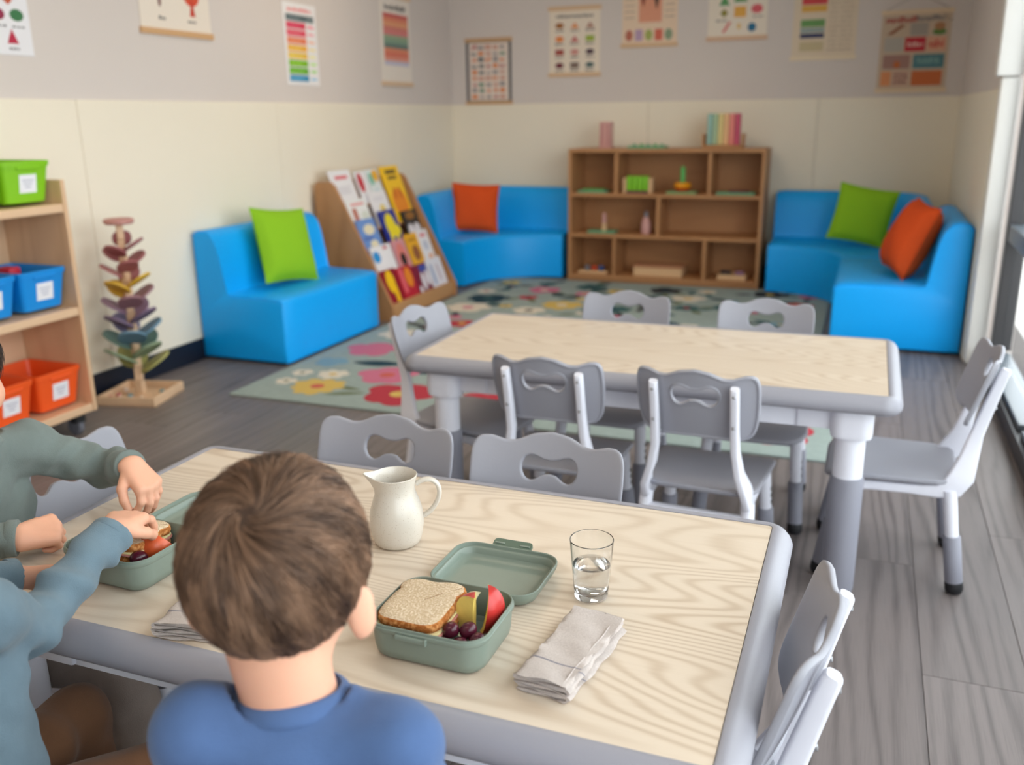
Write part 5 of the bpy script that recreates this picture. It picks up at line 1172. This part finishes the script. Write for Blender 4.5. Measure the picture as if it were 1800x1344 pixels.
def eyes(C, fr, parent, sc=1.0):
    r, f, z = fr; Mw, Mi = mat('eye_white', (240, 238, 234), 0.2), mat('eye_iris', (70, 48, 34), 0.15)
    Rm = Matrix(np.array([r, f, z]).T.tolist())
    for s_ in (-1, 1):
        c = np.array(C)+(r*s_*0.0300+f*0.0665-z*0.002)*sc
        e = MB().sphere(c, 0.0112*sc, n=18, m=12).build('eye', Mw, parent, smooth=180)
        MB().sphere(c+(f*0.0082-z*0.0012)*sc, (0.0058*sc, 0.0036*sc, 0.0058*sc), n=14, m=8, R=Rm).build('iris', Mi, e, smooth=180)
        q = [np.array(C)+(r*s_*a+f*b+z*cz)*sc for a, b, cz in ((0.018, 0.0815, 0.0165), (0.026, 0.0800, 0.0180), (0.035, 0.0755, 0.0170), (0.042, 0.0700, 0.0125))]
        MB().tube([tuple(v) for v in q], [0.0012, 0.0021, 0.0019, 0.0008], 8).build('eyebrow', mat('brow_hair', (52, 38, 30), 0.7), parent, smooth=60)
def hair(C, fr, parent, m, nst, length=0.046, whorl=(-0.15, -0.66, 0.73), seed=2, sc=1.0, rad=0.00052, lift=0.0065):
    """short hair: thousands of strands combed away from a crown whorl over a scalp cap"""
    r, f, z = fr; C = np.array(C); Rd = V3(0.0755, 0.0895, 0.0858)*sc; cc = V3(0, -0.006, 0.012)*sc
    g = np.random.default_rng(seed); B = np.array([r, f, z])
    def hairline(u):
        az = np.degrees(np.arctan2(np.abs(u[:, 0]), -u[:, 1]))      # 0 at the back, 180 at the front
        return np.interp(az, [0, 38, 62, 80, 96, 112, 130, 180], [-0.985, -0.96, -0.72, -0.22, -0.12, 0.02, 0.40, 0.47])
    u = g.normal(size=(nst*4, 3)); u /= np.linalg.norm(u, axis=1)[:, None]
    keep = u[:, 2] > hairline(u)+0.02*g.normal(size=len(u)); u = u[keep][:nst]; n = len(u)
    W = unit(whorl); K = 7; rings = []
    ln = length*(0.75+0.5*g.random(n))*np.interp(u[:, 2], [-0.93, -0.5, 0.1], [0.40, 0.72, 1.0])*np.interp(u[:, 1], [0.15, 0.6], [1.0, 0.62])
    clump = 0.22*np.sin(u[:, 0]*17+u[:, 1]*13)+0.16*np.sin(u[:, 1]*23-u[:, 2]*19+1)+0.13*g.normal(size=n)
    hv = lift*(0.65+0.5*g.random(n)+0.35*np.sin(u[:, 0]*19+u[:, 2]*13)*np.sin(u[:, 1]*21)); p = u.copy(); pos = []
    for i in range(K):
        t = i/(K-1); h = 0.0008+hv*np.interp(t, [0, 0.35, 0.7, 1], [0, 0.75, 1.0, 0.80])*np.interp(p[:, 2], [-0.95, -0.6, 0], [0.35, 0.8, 1.0])
        nrm = p/Rd; nrm /= np.linalg.norm(nrm, axis=1)[:, None]
        pos.append(cc+p*Rd+nrm*h[:, None])
        away = p*(p@W)[:, None]-W; away /= np.linalg.norm(away, axis=1)[:, None]+1e-6
        sw = np.cross(p, away); dist = np.arccos(np.clip(p@W, -1, 1)); th = 0.95*np.exp(-dist/0.55)+0.12+clump*0.55*np.minimum(1, dist)
        d = away*np.cos(th)[:, None]+sw*np.sin(th)[:, None]
        dn = np.where(p[:, 1:2] > 0.25, np.array([[0, 0.8, -0.5]]), np.array([[0, 0.15, -1.0]])); dn = dn-p*np.sum(dn*p, 1)[:, None]
        d = d+0.55*np.minimum(1, dist/1.2)[:, None]*dn; d /= np.linalg.norm(d, axis=1)[:, None]
        p = p+d*(ln/(K-1)/0.085/sc)[:, None]; p /= np.linalg.norm(p, axis=1)[:, None]
    P = np.array(pos).transpose(1, 0, 2)                              # strands x K x 3
    T = np.gradient(P, axis=1); T /= np.linalg.norm(T, axis=2)[:, :, None]+1e-9
    N_ = u[:, None, :].repeat(K, 1); S_ = np.cross(T, N_); S_ /= np.linalg.norm(S_, axis=2)[:, :, None]+1e-9; N2 = np.cross(S_, T)
    rr_ = rad*sc*np.array([1.0, 1.05, 1.05, 1.0, 0.85, 0.6, 0.15])[None, :, None]*(0.8+0.5*g.random(n))[:, None, None]
    vs = np.stack([P+rr_*(S_*math.cos(a)+N2*math.sin(a)) for a in (PI/2, PI/2+2*PI/3, PI/2+4*PI/3)], 2)    # n,K,3,3
    V = (vs.reshape(-1, 3) @ B)+C
    base_ = np.arange(n)[:, None, None]*K*3; k = np.arange(K-1)[None, :, None]*3; j = np.arange(3)[None, None, :]; j2 = (j+1) % 3
    F = np.stack([base_+k+j, base_+k+j2, base_+k+3+j2, base_+k+3+j], -1).reshape(-1, 4)
    # scalp cap below the strands
    na, nb = 40, 26; q = []; Fq = []
    for i in range(na):
        a = 2*PI*i/na; dv = V3(math.sin(a), -math.cos(a), 0)
        hl = float(hairline(np.array([dv]))[0])-0.0
        for jn in range(nb+1):
            cz = 1-(1-hl)*(jn/nb); w_ = math.sqrt(max(0, 1-cz*cz)); q.append((cc+V3(dv[0]*w_, dv[1]*w_, cz)*Rd*1.022) @ B+C)
    for i in range(na):
        for jn in range(nb): Fq.append((i*(nb+1)+jn, ((i+1) % na)*(nb+1)+jn, ((i+1) % na)*(nb+1)+jn+1, i*(nb+1)+jn+1))
    F = np.vstack([F, np.array(Fq)+len(V)]); V = np.vstack([V, np.array(q)])
    me = bpy.data.meshes.new('hair'); me.vertices.add(len(V)); me.vertices.foreach_set('co', V.astype(np.float32).ravel())
    me.loops.add(F.size); me.loops.foreach_set('vertex_index', F.astype(np.int32).ravel())
    me.polygons.add(len(F)); me.polygons.foreach_set('loop_start', np.arange(0, F.size, 4, dtype=np.int32)); me.polygons.foreach_set('use_smooth', np.ones(len(F), bool))
    wx = unit(np.cross(W, [0, 0.3, 1.0])); wy = np.cross(W, wx); az_ = np.arctan2(u@wx, u@wy); dw = np.arccos(np.clip(u@W, -1, 1))
    lock = 0.5+0.22*np.sin(az_*9+1.5*dw)+0.20*np.sin(az_*17-2.2*dw+1)+0.14*np.sin(az_*29+4*dw)*np.minimum(1, dw)+0.16*g.normal(size=n)
    at = me.attributes.new('lock', 'FLOAT', 'POINT'); at.data.foreach_set('value', np.r_[lock.repeat(K*3), np.zeros(len(q))].astype(np.float32))
    me.update(calc_edges=True); me.materials.append(m)
    o = bpy.data.objects.new('hair', me); COL.objects.link(o); o.parent = parent; o['kind'] = 'stuff'
    return o
def hair_mat(name, a, b_, rough=0.42):
    m = bpy.data.materials.new(name); m.use_nodes = True; n, l = m.node_tree.nodes, m.node_tree.links; p = n['Principled BSDF']
    p.inputs['Roughness'].default_value = rough; p.inputs['Specular IOR Level'].default_value = 0.35
    s2 = n.new('ShaderNodeAttribute'); s2.attribute_name = 'lock'
    mx = n.new('ShaderNodeMix'); mx.data_type = 'RGBA'; l.new(s2.outputs['Fac'], mx.inputs['Factor']); mx.inputs['A'].default_value = (*lin(a), 1); mx.inputs['B'].default_value = (*lin(b_), 1)
    l.new(mx.outputs['Result'], p.inputs['Base Color']); return m

def person(label, pelvis, chest, neck, headC, az, hp, arms, legs, shirt, trousers, hairm, hn, hand_args, short=False, head_kw=None, whorl=(-0.15, -0.66, 0.73), collar=True, chest_w=0.050, shoes=(30, 32, 40), fold_seed=1, shz=0.0, sleeve_to=0.97, head_az=None):
    """arms: two of (shoulder, elbow, wrist); legs: two of (hip, knee, ankle, toe)"""
    pel, ch, nk, hc = map(lambda v: np.array(v, float), (pelvis, chest, neck, headC))
    fr = head_frame(az if head_az is None else head_az, *hp); f = V3(math.cos(az), math.sin(az), 0); r = V3(math.sin(az), -math.cos(az), 0)
    allp = np.array([pel, hc+V3(0, 0, 0.11), hc-V3(0, 0, 0.1)]+[p for a in arms for p in a]+[p for l_ in legs for p in l_]+[hc+f*0.12, hc-f*0.12, hc+r*0.12, hc-r*0.12])
    lo, hi = allp.min(0)-0.13, allp.max(0)+0.13; lo[2] = max(lo[2], -0.004)
    t = thing('person', label, 'person', (float(pel[0]), float(pel[1]), 0))
    off = V3(pel[0], pel[1], 0)
    def place(o): o.location = tuple(-off); return o
    # ---- the body, one surface
    B_ = Field(lo, hi, 0.0026)
    for s_ in (-1, 1):
        B_.cone(pel+r*s_*0.035, ch+r*s_*0.030, 0.050, 0.052, 0.02)
    B_.cone(ch, nk, 0.045, 0.036, 0.02); B_.cone(nk-V3(0, 0, 0.012), hc-fr[2]*0.055-fr[1]*0.016, 0.0405, 0.0440, 0.014)
    for (sh, el, wr) in arms:
        B_.cone(ch*0.45+np.array(sh)*0.55, sh, 0.030, 0.029, 0.02); B_.cone(sh, el, 0.0265, 0.0215, 0.012); B_.cone(el, wr, 0.0210, 0.0165, 0.010)
    for (hp_, kn, an, to) in legs:
        B_.cone(hp_, kn, 0.046, 0.034, 0.02); B_.cone(kn, an, 0.032, 0.021, 0.012); B_.cone(np.array(an)-V3(0, 0, 0.008), to, 0.021, 0.015, 0.012)
    head(B_, hc, fr, **(head_kw or {}))
    for ha in hand_args: hand(B_, **ha)
    body = B_.mesh('body', M_skin, t); place(body); del B_
    eo = MB(); eyes(hc-off, fr, t, (head_kw or {}).get('sc', 1.0))
    # ---- shirt
    S_ = Field(lo, hi, 0.0034); g = random.Random(fold_seed)
    for s_ in (-1, 1):
        S_.cone(pel+r*s_*chest_w*0.95+V3(0, 0, 0.015), ch+r*s_*chest_w, 0.063, 0.060, 0.03, fold=(0.0022, 0.075, s_+fold_seed))
    S_.cone(ch, nk-V3(0, 0, 0.004), 0.062, 0.048, 0.03)
    for i, (sh, el, wr) in enumerate(arms):
        sh, el, wr = map(lambda v: np.array(v, float), (sh, el, wr))
        S_.cone(ch+(nk-ch)*0.55, sh, 0.046, 0.037, 0.022); S_.cone(nk-V3(0, 0, 0.022), sh, 0.036, 0.036, 0.024)
        if short: S_.cone(sh, sh+(el-sh)*0.72, 0.037, 0.040, 0.016, flat=True, fold=(0.0018, 0.05, i+fold_seed))
        else:
            S_.cone(sh, el, 0.036, 0.032, 0.016, fold=(0.0048, 0.046, i*2+fold_seed)); S_.cone(el, el+(wr-el)*sleeve_to, 0.032, 0.0272, 0.012, flat=True, fold=(0.0044, 0.040, i+fold_seed*2))
    S_.noise(0.0032, 0.055, fold_seed)
    up_n = unit(hc-nk); S_.plane(nk+up_n*0.006, up_n, 0.055)
    place(S_.mesh('shirt', shirt, t)); del S_
    if collar:
        a1 = unit(np.cross(up_n, f)); a2 = np.cross(a1, up_n); mb = MB(); rings = []
        for j in range(41):
            a = 2*PI*j/40; dirv = a1*math.cos(a)+a2*math.sin(a); c = nk-off+up_n*(0.0035+0.004*math.sin(a)*-1)+dirv*0.0500
            o_ = unit(dirv*0.85+up_n*0.5); v_ = unit(np.cross(np.cross(dirv, o_), o_)*1.0)
            rings.append([Vector(c+o_*0.0035*math.cos(b)+v_*0.0090*math.sin(b)) for b in [2*PI*q/12 for q in range(12)]])
        mb.loft(rings, cap0=False, cap1=False).build('collar', shirt, t, smooth=60)
    if not short:
        for (sh, el, wr) in arms:
            el, wr = np.array(el), np.array(wr); u_ = unit(wr-el); c = el+(wr-el)*sleeve_to-off
            MB().tube([c-u_*0.014, c-u_*0.0125, c-u_*0.001, c+u_*0.001], [0.0272, 0.0282, 0.0280, 0.0262], 28).build('cuff', shirt, t, smooth=50)
    # ---- trousers and shoes
    T_ = Field(lo, hi, 0.0042)
    T_.cone(pel-r*0.045, pel+r*0.045, 0.066, 0.066, 0.02)
    for i, (hp_, kn, an, to) in enumerate(legs):
        hp_, kn, an = map(lambda v: np.array(v, float), (hp_, kn, an))
        T_.cone(hp_, kn, 0.056, 0.045, 0.02, fold=(0.0025, 0.055, i+fold_seed)); T_.cone(kn, kn+(an-kn)*0.93, 0.044, 0.036, 0.016, flat=True, fold=(0.0028, 0.05, i*2+fold_seed))
    T_.noise(0.002, 0.06, fold_seed+5)
    place(T_.mesh('trousers', trousers, t)); del T_
    for (hp_, kn, an, to) in legs:
        an, to = np.array(an, float), np.array(to, float); d = unit((to-an)*V3(1, 1, 0)); l2 = V3(-d[1], d[0], 0)
        Sh = Field(np.minimum(an, to)-0.07, np.maximum(an, to)+0.08, 0.0034)
        zb = 0.034
        Sh.cone(V3(an[0], an[1], zb+0.012)-d*0.014, V3(an[0], an[1], zb)+d*0.075, 0.030, 0.026, 0.015); Sh.cone(V3(an[0], an[1], zb), V3(an[0], an[1], 0.078), 0.029, 0.029, 0.015); Sh.plane(V3(0, 0, 0.012), V3(0, 0, -1))
        so = Sh.mesh('shoe', mat('shoe_%d' % shoes[0], shoes, 0.5), t); place(so)
        cx_ = an+d*0.030; ang = math.atan2(d[1], d[0]); Rz = Matrix.Rotation(ang, 3, 'Z')
        MB().loft([[Rz @ Vector(p)+Vector((float(cx_[0]-off[0]), float(cx_[1]-off[1]), 0)) for p in rr(0.152, 0.060, 0.030, z)] for z in (0.001, 0.013)]).build('sole', mat('shoe_sole', (216, 214, 208), 0.6), t)
    hair(hc-off, fr, t, hairm, hn, whorl=whorl, sc=(head_kw or {}).get('sc', 1.0))
    return t
def cloth(name, rgb, var=0.05):
    return mat(name, rgb, 0.9, 0.15, var=var, vscale=40, bump=0.35, bscale=700, sheen=0.15)
H_brown, H_dark = hair_mat('brown_hair', (58, 40, 31), (150, 116, 92)), hair_mat('dark_hair', (30, 22, 19), (74, 52, 40))

# the child in the blue shirt, seen from behind, leaning towards the table
a1 = math.atan2(0.93, -0.37); f1 = V3(-0.37, 0.93, 0); r1 = V3(0.93, 0.37, 0)
p1_, c1 = V3(-0.395, 0.462, 0.378), V3(-0.420, 0.545, 0.590); n1 = V3(-0.447, 0.588, 0.692); h1 = V3(-0.4585, 0.603, 0.815)
sh = [c1+V3(-0.012, 0.016, 0.082-0.010*s_)+r1*s_*(0.085+0.006*s_) for s_ in (-1, 1)]
el = [sh[i]+r1*s_*0.020+f1*0.045-V3(0, 0, 0.150) for i, s_ in enumerate((-1, 1))]
wr = [p1_+r1*s_*0.065+f1*0.125+V3(0, 0, 0.085) for s_ in (-1, 1)]
hipk = lambda pel, r, f, w_, kl, zk, kw: [(pel+r*s_*0.050-V3(0, 0, 0.004), pel+r*s_*kw+f*kl+V3(0, 0, zk), pel+r*s_*kw+f*(kl-0.01)+V3(0, 0, 0.062-pel[2]), pel+r*s_*kw+f*(kl+0.075)+V3(0, 0, 0.032-pel[2])) for s_ in (-1, 1)]
person('child with short brown hair and blue shirt seen from behind, seated at the near table', p1_, c1, n1, h1, a1, (0.16, 0.0), list(zip(sh, el, wr)), hipk(p1_, r1, f1, 0.05, 0.215, -0.005, 0.062),
       cloth('blue_tshirt', (76, 100, 142)), cloth('dark_trousers', (60, 62, 74)), H_brown, 17000,
       [dict(wrist=wr[i], fdir=f1*0.8-r1*s_*0.5-V3(0, 0, 0.1), ndir=V3(0, 0, 1), thumb=(-1)**(i+1), curl=(0.35, 0.4, 0.3)) for i, s_ in enumerate((-1, 1))],
       short=True, head_az=a1-R(6), fold_seed=3, head_kw=dict(sc=0.975), whorl=(0.0, -0.74, 0.67))

# the child in the grey-green top at the end of the table
f2_ = V3(1, 0.0, 0); p2_, c2 = V3(-1.338, 0.935, 0.372), V3(-1.306, 0.935, 0.600); n2 = V3(-1.284, 0.936, 0.713); h2 = V3(-1.304, 0.937, 0.834)
armA = [(V3(-1.272, 1.030, 0.683), V3(-1.205, 1.130, 0.612), V3(-1.118, 1.100, 0.640)), (V3(-1.272, 0.836, 0.680), V3(-1.262, 0.822, 0.600), V3(-1.160, 0.905, 0.590))]
person('child in a grey-green top at the table end, one hand on the lunchbox lid', p2_, c2, n2, h2, 0.0, (0.10, 0.0), armA,
       [(p2_+V3(0, 0.05, 0), V3(-1.100, 0.995, 0.366), V3(-1.165, 0.990, 0.062), V3(-1.095, 0.990, 0.032)), (p2_+V3(0, -0.040, 0), V3(-1.050, 0.962, 0.362), V3(-1.035, 0.968, 0.062), V3(-0.968, 0.968, 0.032))],
       cloth('grey_green_shirt', (112, 122, 118)), cloth('grey_brown_trousers', (140, 126, 118)), H_dark, 4000,
       [dict(wrist=armA[0][2], fdir=V3(0.62, -0.10, -0.46), ndir=V3(0.45, 0.05, 0.88), thumb=-1, curl=[(0.75, 0.75, 0.35), (0.72, 0.65, 0.3), (0.70, 0.6, 0.3), (0.7, 0.6, 0.3)], topen=0.75, tcurl=0.55, spread=0.07),
        dict(wrist=armA[1][2], fdir=V3(0.45, 0.88, -0.04), ndir=V3(0.42, -0.30, 0.85), thumb=1, curl=(1.15, 1.3, 0.8), topen=0.5, tcurl=0.5)],
       fold_seed=7, head_az=-0.05, shoes=(34, 40, 52))

# the child in the slate blue top, mostly beyond the frame, reaching for the sandwich
f3 = unit(V3(0.16, 0.98, 0)); r3 = V3(f3[1], -f3[0], 0); a3 = math.atan2(f3[1], f3[0])
p3_, c3 = V3(-0.935, 0.605, 0.372), V3(-0.962, 0.620, 0.598); n3 = V3(-0.978, 0.640, 0.708); h3 = V3(-1.015, 0.655, 0.826)
armB = [(c3+V3(0, 0.008, 0.080)+r3*0.094, V3(-0.903, 0.697, 0.608), V3(-0.944, 0.880, 0.648)), (c3+V3(0, 0.008, 0.080)-r3*0.094, V3(-1.085, 0.705, 0.625), V3(-1.050, 0.805, 0.593))]
person('child in a slate blue top and brown trousers reaching into the shared lunchbox', p3_, c3, n3, h3, a3, (0.12, -0.08), armB,
       [(p3_+r3*0.03+f3*0.03, V3(-0.770, 0.800, 0.368), V3(-0.765, 0.785, 0.062), V3(-0.735, 0.855, 0.032)), (p3_-r3*0.05, V3(-1.000, 0.815, 0.372), V3(-0.950, 0.800, 0.062), V3(-0.945, 0.875, 0.032))],
       cloth('slate_blue_shirt', (106, 126, 138)), cloth('brown_trousers', (122, 86, 62)), H_dark, 4000,
       [dict(wrist=armB[0][2], fdir=V3(-0.32, 0.95, -0.05), ndir=V3(0.12, -0.05, 1), thumb=-1, curl=[(0.45, 0.6, 0.35), (0.42, 0.55, 0.35), (0.42, 0.55, 0.3), (0.45, 0.55, 0.3)], topen=0.6, spread=0.10),
        dict(wrist=armB[1][2], fdir=V3(0.72, 0.62, -0.02), ndir=V3(-0.45, 0.35, 0.80), thumb=1, curl=(1.1, 1.3, 0.8), topen=0.45, tcurl=0.6)],
       fold_seed=11)
